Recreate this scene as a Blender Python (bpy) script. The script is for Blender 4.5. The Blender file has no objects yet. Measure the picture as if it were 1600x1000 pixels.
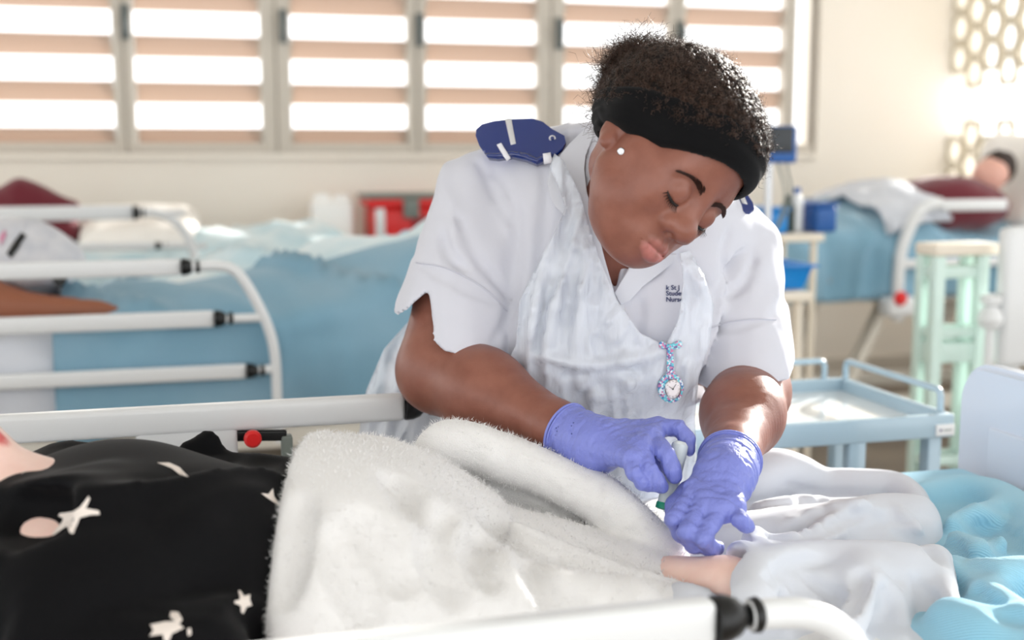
import bpy, bmesh, math, random
import numpy as np
from mathutils import Vector, Matrix
from mathutils.bvhtree import BVHTree

# ------------------------------------------------------------------ camera, world, sun, exposure
S = bpy.context.scene
COL = S.collection
F_PX = 1900.0                       # focal length for a 1600 px wide frame
YAW = math.radians(15.5)            # the camera is turned right of the window wall's normal
PITCH = math.atan(265.0 / F_PX)     # looking slightly down
CAM = np.array([0.0, 0.0, 1.35])
HF = np.array([math.sin(YAW), math.cos(YAW), 0.0])      # horizontal forward
HR = np.array([math.cos(YAW), -math.sin(YAW), 0.0])     # right
HU = np.array([0.0, 0.0, 1.0])
FWD = HF * math.cos(PITCH) - HU * math.sin(PITCH)
UPC = HF * math.sin(PITCH) + HU * math.cos(PITCH)

cd = bpy.data.cameras.new('camera')
cam = bpy.data.objects.new('camera', cd)
COL.objects.link(cam)
cam.location = CAM
cam.rotation_euler = Matrix((HR, UPC, -FWD)).transposed().to_euler()
cd.sensor_width = 36.0
cd.lens = F_PX / 1600.0 * 36.0
cd.clip_start = 0.05
cd.dof.use_dof = True
cd.dof.focus_distance = 1.56
cd.dof.aperture_fstop = 2.7
S.camera = cam

wd = bpy.data.worlds.new('daylight')
S.world = wd
wd.use_nodes = True
wd.node_tree.nodes['Background'].inputs[0].default_value = (0.985, 0.995, 1.0, 1)
wd.node_tree.nodes['Background'].inputs[1].default_value = 1.9

sl = bpy.data.lights.new('sun', 'SUN')
sl.energy = 8.0
sl.angle = math.radians(0.9)
sl.color = (1.0, 0.965, 0.91)
sun = bpy.data.objects.new('sun', sl)
COL.objects.link(sun)
SUN_DIR = Vector((0.70, 0.56, 0.245)).normalized()
sun.rotation_euler = SUN_DIR.to_track_quat('Z', 'Y').to_euler()

S.view_settings.view_transform = 'Standard'
S.view_settings.look = 'None'
S.view_settings.exposure = 0.35
S.view_settings.gamma = 1.0
S.view_settings.use_curve_mapping = False

# ------------------------------------------------------------------ measuring helpers
def ray(u, v):
    return HR * ((u - 800) / F_PX) + UPC * ((500 - v) / F_PX) + FWD
def W(u, v, D):
    """world point seen at photo pixel (u, v), D metres ahead"""
    r = ray(u, v)
    return CAM + r * (D / float(r @ HF))
def WY(u, v, y):
    r = ray(u, v); return CAM + r * ((y - CAM[1]) / r[1])
def WX(u, v, x):
    r = ray(u, v); return CAM + r * ((x - CAM[0]) / r[0])
def WZ(u, v, z):
    r = ray(u, v); return CAM + r * ((z - CAM[2]) / r[2])
def V(*a): return np.array(a, dtype=float)
def nrm(a): a = np.asarray(a, float); return a / np.linalg.norm(a)

# ------------------------------------------------------------------ materials
def srgb(r, g, b):
    f = lambda c: (c / 12.92 if c <= 0.04045 else ((c + 0.055) / 1.055) ** 2.4)
    return (f(r / 255), f(g / 255), f(b / 255), 1.0)
MATS = {}
def mat(name, col, rough=0.5, metal=0.0, bump=None, var=None, sub=0.0, trans=0.0, alpha=1.0, coat=0.0, sheen=0.0, spec=0.5, ior=1.45, emit=None, scale3=None):
    """bump=(scale, strength, distance); var=(scale, colour2)"""
    m = bpy.data.materials.new(name); m.use_nodes = True
    nt = m.node_tree; b = nt.nodes['Principled BSDF']
    b.inputs['Base Color'].default_value = col
    b.inputs['Roughness'].default_value = rough
    b.inputs['Metallic'].default_value = metal
    b.inputs['Alpha'].default_value = alpha
    b.inputs['IOR'].default_value = ior
    b.inputs['Specular IOR Level'].default_value = spec
    b.inputs['Transmission Weight'].default_value = trans
    b.inputs['Coat Weight'].default_value = coat
    b.inputs['Sheen Weight'].default_value = sheen
    if sub:
        b.inputs['Subsurface Weight'].default_value = sub
        b.inputs['Subsurface Radius'].default_value = (0.012, 0.005, 0.003)
        b.inputs['Subsurface Scale'].default_value = 1.0
    if emit:
        b.inputs['Emission Color'].default_value = emit[0]; b.inputs['Emission Strength'].default_value = emit[1]
    tc = nt.nodes.new('ShaderNodeTexCoord')
    vec = tc.outputs['Object']
    if scale3:
        mp = nt.nodes.new('ShaderNodeMapping'); mp.inputs['Scale'].default_value = scale3
        nt.links.new(vec, mp.inputs['Vector']); vec = mp.outputs['Vector']
    if var:
        n = nt.nodes.new('ShaderNodeTexNoise'); n.inputs['Scale'].default_value = var[0]; n.inputs['Detail'].default_value = 6
        nt.links.new(vec, n.inputs['Vector'])
        r = nt.nodes.new('ShaderNodeValToRGB')
        r.color_ramp.elements[0].position = 0.35; r.color_ramp.elements[0].color = col
        r.color_ramp.elements[1].position = 0.68; r.color_ramp.elements[1].color = var[1]
        nt.links.new(n.outputs['Fac'], r.inputs['Fac']); nt.links.new(r.outputs['Color'], b.inputs['Base Color'])
    if bump:
        n = nt.nodes.new('ShaderNodeTexNoise'); n.inputs['Scale'].default_value = bump[0]; n.inputs['Detail'].default_value = 5
        nt.links.new(vec, n.inputs['Vector'])
        bp = nt.nodes.new('ShaderNodeBump'); bp.inputs['Strength'].default_value = bump[1]; bp.inputs['Distance'].default_value = bump[2]
        nt.links.new(n.outputs['Fac'], bp.inputs['Height']); nt.links.new(bp.outputs['Normal'], b.inputs['Normal'])
    MATS[name] = m
    return m

# ------------------------------------------------------------------ object helpers
def put(o, parent=None):
    COL.objects.link(o)
    if parent is not None: o.parent = parent
    return o
def tag(o, label=None, cat=None, group=None, kind=None):
    if label: o['label'] = label
    if cat: o['category'] = cat
    if group: o['group'] = group
    if kind: o['kind'] = kind
    return o
def empty(name, loc=(0, 0, 0), label=None, cat=None, group=None):
    o = bpy.data.objects.new(name, None); o.empty_display_size = 0.05
    o.location = loc; COL.objects.link(o)
    return tag(o, label, cat, group)
def mesh_obj(name, verts, faces, m=None, parent=None, smooth=True, world=True):
    """verts are world coordinates; a parent Empty keeps only a location"""
    me = bpy.data.meshes.new(name)
    v = np.asarray(verts, dtype=np.float64).reshape(-1, 3).copy()
    if parent is not None and world:
        v -= world_loc(parent)
    if isinstance(faces, np.ndarray) and faces.ndim == 2:
        n, k = faces.shape
        me.vertices.add(len(v)); me.vertices.foreach_set('co', v.astype(np.float32).ravel())
        me.loops.add(n * k); me.loops.foreach_set('vertex_index', faces.astype(np.int32).ravel())
        me.polygons.add(n); me.polygons.foreach_set('loop_start', np.arange(0, n * k, k, dtype=np.int32))
        me.update(calc_edges=True); me.validate()
    else:
        me.from_pydata([tuple(p) for p in v], [], [tuple(int(i) for i in f) for f in faces]); me.update()
    if smooth: me.polygons.foreach_set('use_smooth', np.ones(len(me.polygons), dtype=bool))
    if m: me.materials.append(m)
    o = bpy.data.objects.new(name, me)
    return put(o, parent)
def world_loc(o):
    p = np.zeros(3)
    while o is not None:
        p += np.array(o.location); o = o.parent
    return p
class MB:
    """collects simple solids, then links them as one mesh object"""
    def __init__(s): s.v = []; s.f = []
    def add(s, vs, fs):
        k = len(s.v); s.v += [tuple(map(float, p)) for p in vs]; s.f += [tuple(i + k for i in f) for f in fs]
    def box(s, lo, hi, bev=0.0):
        bm = bmesh.new(); bmesh.ops.create_cube(bm, size=1)
        lo = np.minimum(lo, hi) if False else np.asarray(lo, float); hi = np.asarray(hi, float)
        for q in bm.verts: q.co = Vector((lo + hi) / 2 + np.array(q.co) * (hi - lo))
        if bev > 0: bmesh.ops.bevel(bm, geom=bm.edges[:], offset=bev, segments=3, profile=0.5, affect='EDGES')
        s.bm(bm); return s
    def bm(s, bm):
        bm.verts.ensure_lookup_table(); bm.verts.index_update()
        s.add([v.co for v in bm.verts], [[v.index for v in f.verts] for f in bm.faces]); bm.free()
    def tube(s, pts, r, n=10, cap=True, closed=False):
        pts = np.asarray(pts, float); m = len(pts)
        rr = np.full(m, r) if np.isscalar(r) else np.asarray(r, float)
        tan = np.gradient(pts, axis=0)
        if closed:
            tan = np.roll(pts, -1, 0) - np.roll(pts, 1, 0)
        tan /= np.maximum(np.linalg.norm(tan, axis=1, keepdims=True), 1e-9)
        ref = V(0, 0, 1) if abs(tan[0][2]) < 0.9 else V(1, 0, 0)
        a = nrm(np.cross(tan[0], ref)); vs = []
        for i in range(m):
            a = a - tan[i] * (a @ tan[i]); a = nrm(a); b = np.cross(tan[i], a)
            for j in range(n):
                t = 2 * math.pi * j / n
                vs.append(pts[i] + rr[i] * (a * math.cos(t) + b * math.sin(t)))
        fs = []
        for i in range(m if closed else m - 1):
            i2 = (i + 1) % m
            for j in range(n):
                fs.append((i * n + j, i * n + (j + 1) % n, i2 * n + (j + 1) % n, i2 * n + j))
        if cap and not closed:
            fs.append(tuple(range(n))[::-1]); fs.append(tuple((m - 1) * n + j for j in range(n)))
        s.add(vs, fs); return s
    def lathe(s, base, axis, prof, n=20):
        """prof: list of (radius, height along axis)"""
        axis = nrm(axis); ref = V(0, 0, 1) if abs(axis[2]) < 0.9 else V(1, 0, 0)
        a = nrm(np.cross(axis, ref)); b = np.cross(axis, a); base = np.asarray(base, float)
        vs = []; fs = []
        for r, h in prof:
            for j in range(n):
                t = 2 * math.pi * j / n
                vs.append(base + axis * h + r * (a * math.cos(t) + b * math.sin(t)))
        for i in range(len(prof) - 1):
            for j in range(n):
                fs.append((i * n + j, i * n + (j + 1) % n, (i + 1) * n + (j + 1) % n, (i + 1) * n + j))
        fs.append(tuple(range(n))[::-1]); fs.append(tuple((len(prof) - 1) * n + j for j in range(n)))
        s.add(vs, fs); return s
    def bar(s, a, b, w, h, up=(0, 0, 1), bev=0.0):
        """rectangular bar from a to b, w across, h along up"""
        a = np.asarray(a, float); b = np.asarray(b, float); d = nrm(b - a); up = np.asarray(up, float)
        x = nrm(np.cross(d, up)); z = np.cross(x, d); L = np.linalg.norm(b - a)
        bm = bmesh.new(); bmesh.ops.create_cube(bm, size=1)
        for q in bm.verts: q.co = Vector((q.co.x * w, q.co.y * L, q.co.z * h))
        if bev > 0: bmesh.ops.bevel(bm, geom=bm.edges[:], offset=bev, segments=3, profile=0.5, affect='EDGES')
        for q in bm.verts: q.co = Vector((a + b) / 2 + x * q.co.x + d * q.co.y + z * q.co.z)
        s.bm(bm); return s
    def build(s, name, m, parent=None, smooth=True, angle=35):
        o = mesh_obj(name, s.v, s.f, m, parent, smooth=False)
        bm = bmesh.new(); bm.from_mesh(o.data); bmesh.ops.recalc_face_normals(bm, faces=bm.faces[:]); bm.to_mesh(o.data); bm.free()
        if smooth: 
            o.data.polygons.foreach_set('use_smooth', np.ones(len(o.data.polygons), dtype=bool))
            o.data.set_sharp_from_angle(angle=math.radians(angle))
        return o
def bez(pts, n=24):
    """Catmull-Rom through pts"""
    p = np.asarray(pts, float); p = np.vstack([2 * p[0] - p[1], p, 2 * p[-1] - p[-2]])
    out = []
    k = len(p) - 3
    for t in np.linspace(0, k - 1e-9, n):
        i = int(t); s = t - i
        a, b, c, d = p[i], p[i + 1], p[i + 2], p[i + 3]
        out.append(0.5 * (2 * b + (c - a) * s + (2 * a - 5 * b + 4 * c - d) * s * s + (3 * b - a - 3 * c + d) * s ** 3))
    return np.array(out)

# ------------------------------------------------------------------ vector noise
def _hash(ix, iy, iz):
    h = (ix.astype(np.int64) * 374761393 + iy.astype(np.int64) * 668265263 + iz.astype(np.int64) * 2147483647) & 0xffffffff
    h = ((h ^ (h >> 13)) * 1274126177) & 0xffffffff
    return ((h ^ (h >> 16)) & 0xffff).astype(np.float32) / 65535.0
def noise3(P, seed=0):
    """smooth value noise in -1..1"""
    P = np.asarray(P) + seed * 17.31
    i = np.floor(P).astype(np.int64); f = (P - i).astype(np.float32); f = f * f * f * (f * (f * 6 - 15) + 10)
    x, y, z = i[..., 0], i[..., 1], i[..., 2]; r = 0
    for dx in (0, 1):
        for dy in (0, 1):
            for dz in (0, 1):
                w = (f[..., 0] if dx else 1 - f[..., 0]) * (f[..., 1] if dy else 1 - f[..., 1]) * (f[..., 2] if dz else 1 - f[..., 2])
                r = r + w * _hash(x + dx, y + dy, z + dz)
    return r * 2 - 1
def fbm(P, oct=3, seed=0):
    P = np.asarray(P); r = 0; a = 1.0; tot = 0
    for o in range(oct):
        r = r + a * noise3(P * 2 ** o, seed + o); tot += a; a *= 0.5
    return r / tot

# ------------------------------------------------------------------ solid modelling with distance fields
def axis_grid(lo, hi, step, fine=None):
    """grid line positions; fine=(lo, hi, step) refines a stretch"""
    if not fine: return np.arange(lo, hi + step, step).astype(np.float32)
    out = []; x = lo
    while x < hi:
        out.append(x)
        d = max(fine[0] - x, x - fine[1], 0)
        x += min(step, fine[2] + d * 0.25)
    out.append(x)
    return np.array(out, dtype=np.float32)
class Field:
    def __init__(s, xs, ys, zs):
        s.ax = (xs, ys, zs); s.F = np.full((len(xs), len(ys), len(zs)), 0.2, dtype=np.float32)
    @classmethod
    def box(c, lo, hi, step):
        return c(*[axis_grid(lo[i], hi[i], step) for i in range(3)])
    def blk(s, lo, hi):
        sl = []
        for i in range(3):
            a = int(np.searchsorted(s.ax[i], lo[i])); b = int(np.searchsorted(s.ax[i], hi[i]))
            if b - a < 1: return None, None
            sl.append(slice(max(a - 1, 0), b + 1))
        P = np.stack(np.meshgrid(*[s.ax[i][sl[i]] for i in range(3)], indexing='ij'), -1)
        return tuple(sl), P
    def add(s, prim, k=0.0, sub=False):
        lo, hi, fn = prim
        pad = max(k, 0.0) + 0.02
        sl, P = s.blk(np.asarray(lo) - pad, np.asarray(hi) + pad)
        if sl is None: return s
        d = fn(P).astype(np.float32); A = s.F[sl]
        if sub: d = -d; A2 = -A; d2 = -d
        if not sub:
            s.F[sl] = smin(A, d, k)
        else:
            s.F[sl] = -smin(-A, -d, k)
        return s
    def carve(s, prim, k=0.0): return s.add(prim, k, True)
    def displace(s, fn, band=0.02, lo=None, hi=None):
        if lo is not None:
            sl, P = s.blk(lo, hi); A = s.F[sl]
        else:
            A = s.F; P = None
        idx = np.nonzero(np.abs(A) < band)
        if P is None: pts = np.stack([s.ax[i][idx[i]] for i in range(3)], -1)
        else: pts = P[idx]
        A[idx] += fn(pts).astype(np.float32)
        if lo is not None: s.F[sl] = A
        return s
    def hit(s, u, v, far=2.6, near=0.7):
        """first solid point met along the line of sight to a photo pixel"""
        r = ray(u, v); t = np.arange(near, far, 0.002); P = CAM + t[:, None] * r
        ix = [np.clip(np.searchsorted(s.ax[i], P[:, i]), 0, len(s.ax[i]) - 1) for i in range(3)]
        ok = np.all([(P[:, i] > s.ax[i][0]) & (P[:, i] < s.ax[i][-1]) for i in range(3)], axis=0)
        k = np.nonzero((s.F[ix[0], ix[1], ix[2]] < 0) & ok)[0]
        return P[k[0]] if len(k) else None
    def crease(s, pts, r, sink, k, n=18, ridge=False):
        """a groove (or ridge) pressed along a line of the surface"""
        q = [s.hit(a, b) for a, b, _ in bez([(a, b, 0) for a, b in pts], n)]
        q = [p + (ray(800, 500) * sink) for p in q if p is not None]
        T = None
        for i in range(len(q) - 1):
            if np.linalg.norm(q[i + 1] - q[i]) > 0.05: continue
            w = math.sin(math.pi * (i + 0.5) / max(len(q) - 1, 1)) ** 0.5
            (s.add if ridge else s.carve)(p_cone(q[i], q[i + 1], r * (0.35 + 0.65 * w)), k)
        return s
    def mesh(s):
        return surface_nets(s.F, s.ax)
def smin(a, b, k):
    if k <= 0: return np.minimum(a, b)
    h = np.maximum(k - np.abs(a - b), 0) / k
    return np.minimum(a, b) - h * h * k * 0.25
def surface_nets(F, ax):
    xs, ys, zs = ax
    ins = F < 0
    nx, ny, nz = F.shape
    c = np.zeros((nx - 1, ny - 1, nz - 1), dtype=np.int8)
    for dx in (0, 1):
        for dy in (0, 1):
            for dz in (0, 1):
                c += ins[dx:nx - 1 + dx, dy:ny - 1 + dy, dz:nz - 1 + dz]
    act = (c > 0) & (c < 8)
    I, J, K = np.nonzero(act)
    vid = np.full(act.shape, -1, dtype=np.int32); vid[I, J, K] = np.arange(len(I))
    acc = np.zeros((len(I), 3), dtype=np.float64); cnt = np.zeros(len(I))
    corners = [(0, 0, 0), (1, 0, 0), (0, 1, 0), (1, 1, 0), (0, 0, 1), (1, 0, 1), (0, 1, 1), (1, 1, 1)]
    val = {q: F[I + q[0], J + q[1], K + q[2]] for q in corners}
    pos = {q: np.stack([xs[I + q[0]], ys[J + q[1]], zs[K + q[2]]], -1).astype(np.float64) for q in corners}
    for a in corners:
        for d in range(3):
            if a[d] == 0:
                b = tuple(1 if i == d else a[i] for i in range(3))
                va, vb = val[a], val[b]; m = (va < 0) != (vb < 0)
                t = (va[m] / (va[m] - vb[m]))[:, None]
                acc[m] += pos[a][m] * (1 - t) + pos[b][m] * t; cnt[m] += 1
    verts = acc / cnt[:, None]
    faces = []
    for d in range(3):
        e1, e2 = [(1, 2), (2, 0), (0, 1)][d]
        A = [slice(1, n - 1) for n in F.shape]; B = list(A)
        A[d] = slice(0, F.shape[d] - 1); B[d] = slice(1, F.shape[d])
        ia = ins[tuple(A)]; ib = ins[tuple(B)]
        for flip, mm in ((False, ia & ~ib), (True, ~ia & ib)):
            q = np.nonzero(mm); q = [q[i] + (0 if i == d else 1) for i in range(3)]
            def vi(o1, o2):
                z = [q[0].copy(), q[1].copy(), q[2].copy()]; z[e1] -= o1; z[e2] -= o2
                return vid[z[0], z[1], z[2]]
            f = np.stack([vi(1, 1), vi(0, 1), vi(0, 0), vi(1, 0)], -1)
            faces.append(f[:, ::-1] if flip else f)
    return verts, np.vstack(faces)
def biggest(verts, faces):
    """keep the largest connected piece"""
    n = len(verts); lab = np.arange(n)
    e = np.vstack([faces[:, [0, 1]], faces[:, [1, 2]], faces[:, [2, 3]]])
    while True:
        m = np.minimum(lab[e[:, 0]], lab[e[:, 1]]); new = lab.copy()
        np.minimum.at(new, e[:, 0], m); np.minimum.at(new, e[:, 1], m); new = new[new]; new = new[new]
        if (new == lab).all(): break
        lab = new
    u, c = np.unique(lab, return_counts=True); k = lab == u[np.argmax(c)]
    idx = np.cumsum(k) - 1
    return verts[k], idx[faces[k[faces[:, 0]]]]
def relax(verts, faces, it=2, lam=0.5):
    n = len(verts); v = verts.copy()
    e = np.vstack([faces[:, [0, 1]], faces[:, [1, 2]], faces[:, [2, 3]], faces[:, [3, 0]]])
    deg = np.bincount(e.ravel(), minlength=n).astype(float)
    for _ in range(it):
        s = np.zeros_like(v)
        for i in range(3):
            s[:, i] = np.bincount(e[:, 0], v[e[:, 1], i], n) + np.bincount(e[:, 1], v[e[:, 0], i], n)
        v = v + lam * (s / np.maximum(deg, 1)[:, None] - v)
    return v
# primitives: (lo, hi, distance function)
def p_cone(a, b, ra, rb=None):
    a = np.asarray(a, float); b = np.asarray(b, float); rb = ra if rb is None else rb
    lo = np.minimum(a - ra, b - rb); hi = np.maximum(a + ra, b + rb); d = b - a; L2 = float(d @ d) + 1e-12
    a32 = a.astype(np.float32); d32 = d.astype(np.float32)
    def fn(P):
        q = P - a32; t = np.clip((q @ d32) / L2, 0, 1)
        q = q - t[..., None] * d32
        return np.sqrt((q * q).sum(-1)) - (ra + (rb - ra) * t)
    return lo, hi, fn
def p_ell(c, r, R=None):
    """ellipsoid; R rows are its local axes in world space"""
    c = np.asarray(c, float); r = np.asarray(r, float); R = np.eye(3) if R is None else np.asarray(R, float)
    ext = np.sqrt(((R * r[:, None]) ** 2).sum(0))
    c32 = c.astype(np.float32); Rt = R.T.astype(np.float32); r32 = r.astype(np.float32)
    def fn(P):
        q = (P - c32) @ Rt
        k0 = np.sqrt(((q / r32) ** 2).sum(-1)); k1 = np.sqrt(((q / (r32 * r32)) ** 2).sum(-1))
        return k0 * (k0 - 1) / np.maximum(k1, 1e-6)
    return c - ext, c + ext, fn
def p_box(c, h, R=None, rnd=0.0):
    c = np.asarray(c, float); h = np.asarray(h, float); R = np.eye(3) if R is None else np.asarray(R, float)
    ext = np.abs(R * h[:, None]).sum(0)
    def fn(P):
        q = np.abs((P - c.astype(np.float32)) @ R.T.astype(np.float32)) - (h - rnd).astype(np.float32)
        return np.sqrt((np.maximum(q, 0) ** 2).sum(-1)) + np.minimum(q.max(-1), 0) - rnd
    return c - ext, c + ext, fn
def chain(field, pts, rad, k):
    for i in range(len(pts) - 1):
        field.add(p_cone(pts[i], pts[i + 1], rad[i], rad[i + 1]), k if i == 0 else max(k * 0.5, 0.004))
def frame(fwd, up):
    """rows: left, forward, up"""
    f = nrm(fwd); l = nrm(np.cross(up, f)); return np.array([l, f, np.cross(f, l)])

# ------------------------------------------------------------------ laying thin pieces on a surface
def bvh_of(o):
    dg = None; me = o.data; off = world_loc(o)
    co = np.zeros(len(me.vertices) * 3, dtype=np.float32); me.vertices.foreach_get('co', co)
    vs = (co.reshape(-1, 3) + off).tolist()
    li = np.zeros(len(me.loops), dtype=np.int32); me.loops.foreach_get('vertex_index', li)
    ls = np.zeros(len(me.polygons), dtype=np.int32); me.polygons.foreach_get('loop_start', ls)
    fs = [a.tolist() for a in np.split(li, ls[1:])]
    return BVHTree.FromPolygons(vs, fs)
def on_surf(bv, u, v, lift=0.002, fallback=None):
    r = ray(u, v); d = Vector(r).normalized()
    loc, nor, _, _ = bv.ray_cast(Vector(CAM), d)
    if loc is None: return fallback
    if nor.dot(d) > 0: nor = -nor
    return np.array(loc) + np.array(nor) * lift
def hit(bv, u, v):
    d = Vector(ray(u, v)).normalized(); loc, nor, _, _ = bv.ray_cast(Vector(CAM), d)
    return (None, None) if loc is None else (np.array(loc), np.array(nor))
def patch(name, bv, poly, m, parent, lift=0.002, thick=0.002, step=6.0, smooth=True, keep=None, minlift=None, target_r=0.0):
    """a thin shaped piece laid on a surface; its outline is given as seen in the photograph, its depth comes from the surface"""
    poly = np.asarray(poly, float)
    # resample the outline, fill with a triangulated grid
    out = []
    for i in range(len(poly)):
        a, b = poly[i], poly[(i + 1) % len(poly)]
        n = max(1, int(np.linalg.norm(b - a) / step))
        for j in range(n): out.append(a + (b - a) * j / n)
    out = np.array(out)
    inner = fill_points(poly, out, step)
    from mathutils.geometry import delaunay_2d_cdt
    pts = [Vector(p) for p in out] + [Vector(p) for p in inner]
    n = len(out)
    vs, es, fs, *_ = delaunay_2d_cdt(pts, [], [list(range(n))], 1, 1e-6)
    P3 = []; ok = []
    for p in vs:
        q = on_surf(bv, p.x, p.y, lift); P3.append(q); ok.append(q is not None)
    if not any(ok): return None
    good = [q for q in P3 if q is not None]
    for i, q in enumerate(P3):
        if q is None:
            j = min((k for k in range(len(P3)) if ok[k]), key=lambda k: (vs[k] - vs[i]).length)
            D = float((P3[j] - CAM) @ HF); P3[i] = W(vs[i].x, vs[i].y, D)
    P3 = np.array(P3)
    o = mesh_obj(name, P3, [list(f) for f in fs], m, parent, smooth=smooth)
    bm = bmesh.new(); bm.from_mesh(o.data); bmesh.ops.recalc_face_normals(bm, faces=bm.faces[:])
    bm.normal_update()
    if sum(f.normal.dot(Vector(FWD)) * f.calc_area() for f in bm.faces) > 0: bmesh.ops.reverse_faces(bm, faces=bm.faces[:])
    bm.to_mesh(o.data); bm.free()
    if thick > 0:
        md = o.modifiers.new('thickness', 'SOLIDIFY'); md.thickness = thick; md.offset = -1
    return o
def fill_points(poly, out, step):
    lo, hi = out.min(0), out.max(0)
    X, Y = np.meshgrid(np.arange(lo[0] + step * 0.5, hi[0], step), np.arange(lo[1] + step * 0.5, hi[1], step), indexing='ij')
    X = X.ravel(); Y = Y.ravel(); c = np.zeros(len(X), dtype=bool)
    if len(X) == 0: return []
    for i in range(len(poly)):
        xi, yi = poly[i]; xj, yj = poly[i - 1]
        if yi != yj: c ^= ((yi > Y) != (yj > Y)) & (X < (xj - xi) * (Y - yi) / (yj - yi) + xi)
    X, Y = X[c], Y[c]; keep = np.ones(len(X), dtype=bool)
    for p in out: keep &= np.hypot(X - p[0], Y - p[1]) > step * 0.5
    return list(zip(X[keep], Y[keep]))
def seam(name, bv, pts, r, m, parent, lift=0.001, n=30, sides=6):
    """a fine raised line lying on a surface"""
    pp = bez([(a, b, 0) for a, b in pts], n); q = [on_surf(bv, a, b, lift) for a, b, _ in pp]; q = [x for x in q if x is not None]
    if len(q) < 3: return None
    return MB().tube(q, r, sides).build(name, m, parent)

# ------------------------------------------------------------------ shared materials
M_WALL = mat('cream wall paint', srgb(244, 237, 226), 0.7, bump=(60, 0.15, 0.004), var=(1.2, srgb(242, 233, 221)))
M_FLOOR = mat('worn vinyl floor', srgb(134, 122, 108), 0.42, var=(2.5, srgb(118, 108, 97)))
M_ALU = mat('putty window frame', srgb(206, 198, 186), 0.5)
M_GAP = mat('shadow gap strip', srgb(150, 140, 126), 0.6)
M_OPER = mat('grey louvre operator', srgb(96, 104, 104), 0.5)
M_WHITE = mat('white powder coat', srgb(226, 228, 229), 0.28, coat=0.3)
M_BLACK = mat('black moulded plastic', srgb(10, 11, 12), 0.35)
M_BLUE = mat('blue hospital blanket', srgb(124, 166, 188), 0.9, sheen=0.2, bump=(900, 0.25, 0.001), var=(3.0, srgb(140, 176, 196)))
M_PALEBLUE = mat('pale blue sheet', srgb(190, 219, 228), 0.9, sheen=0.3, var=(6.0, srgb(228, 238, 240)))
M_SHEET = mat('white bed sheet', srgb(212, 216, 224), 0.85, sheen=0.2, bump=(1400, 0.15, 0.0006))
M_MAROON = mat('maroon cloth', srgb(104, 30, 42), 0.9, sheen=0.3, bump=(120, 0.3, 0.003))
M_SCREENBLOCK = mat('pale concrete block', srgb(214, 204, 184), 0.85, bump=(90, 0.3, 0.004))
M_TEAL = mat('pale teal enamel', srgb(168, 192, 206), 0.25, coat=0.4)
M_MINT = mat('mint enamel', srgb(205, 228, 220), 0.3, coat=0.3)
M_STEEL = mat('brushed steel', srgb(190, 192, 195), 0.3, metal=0.9)
M_BRIGHTBLUE = mat('bright blue plastic', srgb(20, 130, 205), 0.3)
M_DEEPBLUE = mat('deep blue plastic', srgb(28, 88, 160), 0.35)
M_CREAMPL = mat('cream plastic', srgb(232, 222, 206), 0.4)
M_RED = mat('red plastic', srgb(224, 40, 40), 0.35)
M_GREY = mat('grey plastic', srgb(120, 128, 122), 0.45)
M_MATT = mat('grey mattress cover', srgb(140, 150, 160), 0.6)
M_BED = mat('ivory bed enamel', srgb(222, 216, 204), 0.4)

# louvre glass: frosted, amber, lets daylight through
m = bpy.data.materials.new('frosted amber louvre glass'); m.use_nodes = True
nt = m.node_tree; b = nt.nodes['Principled BSDF']
b.inputs['Base Color'].default_value = srgb(204, 186, 172); b.inputs['Roughness'].default_value = 0.35
tr = nt.nodes.new('ShaderNodeBsdfTranslucent'); tr.inputs['Color'].default_value = srgb(228, 208, 194)
mx = nt.nodes.new('ShaderNodeMixShader'); mx.inputs[0].default_value = 0.3
nt.links.new(b.outputs[0], mx.inputs[1]); nt.links.new(tr.outputs[0], mx.inputs[2])
nt.links.new(mx.outputs[0], nt.nodes['Material Output'].inputs['Surface'])
M_LOUVRE = m

# ------------------------------------------------------------------ the room
WALL_Y = 6.5
SILL = 1.335
HEAD = 2.62
XR = float(WY(1475, 300, WALL_Y)[0])        # inner corner on the right
px = lambda u: float(WY(u, 235, WALL_Y)[0])
XL = -5.2
WIN_R = px(1275)
def struct(o): o['kind'] = 'structure'; return o
struct(MB().box((XL, -2.6, -0.1), (XR + 0.3, WALL_Y + 0.3, 0.0)).build('floor', M_FLOOR))
wb = MB()
wb.box((XL, WALL_Y, 0), (XR + 0.2, WALL_Y + 0.22, SILL))
wb.box((XL, WALL_Y, HEAD), (XR + 0.2, WALL_Y + 0.22, 3.0))
wb.box((WIN_R, WALL_Y, SILL), (XR + 0.2, WALL_Y + 0.22, HEAD))
struct(wb.build('wall_back', M_WALL))
struct(MB().box((XL, WALL_Y - 0.035, SILL - 0.03), (WIN_R, WALL_Y + 0.02, SILL), 0.005).build('trim_1', M_WALL))
struct(MB().box((XL, WALL_Y - 0.014, 0.0), (XR, WALL_Y, 0.1), 0.003).build('baseboard_back', M_ALU))
struct(MB().box((XL - 0.2, -2.6, 3.0), (XR + 0.3, WALL_Y + 0.3, 3.1)).build('ceiling', mat('white ceiling paint', srgb(240, 238, 232), 0.8)))
# unseen left wall, kept low so that daylight floods in from that side
struct(MB().box((XL - 0.2, -2.6, 0), (XL, WALL_Y + 0.22, 0.95)).build('wall_left', M_WALL))

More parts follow.
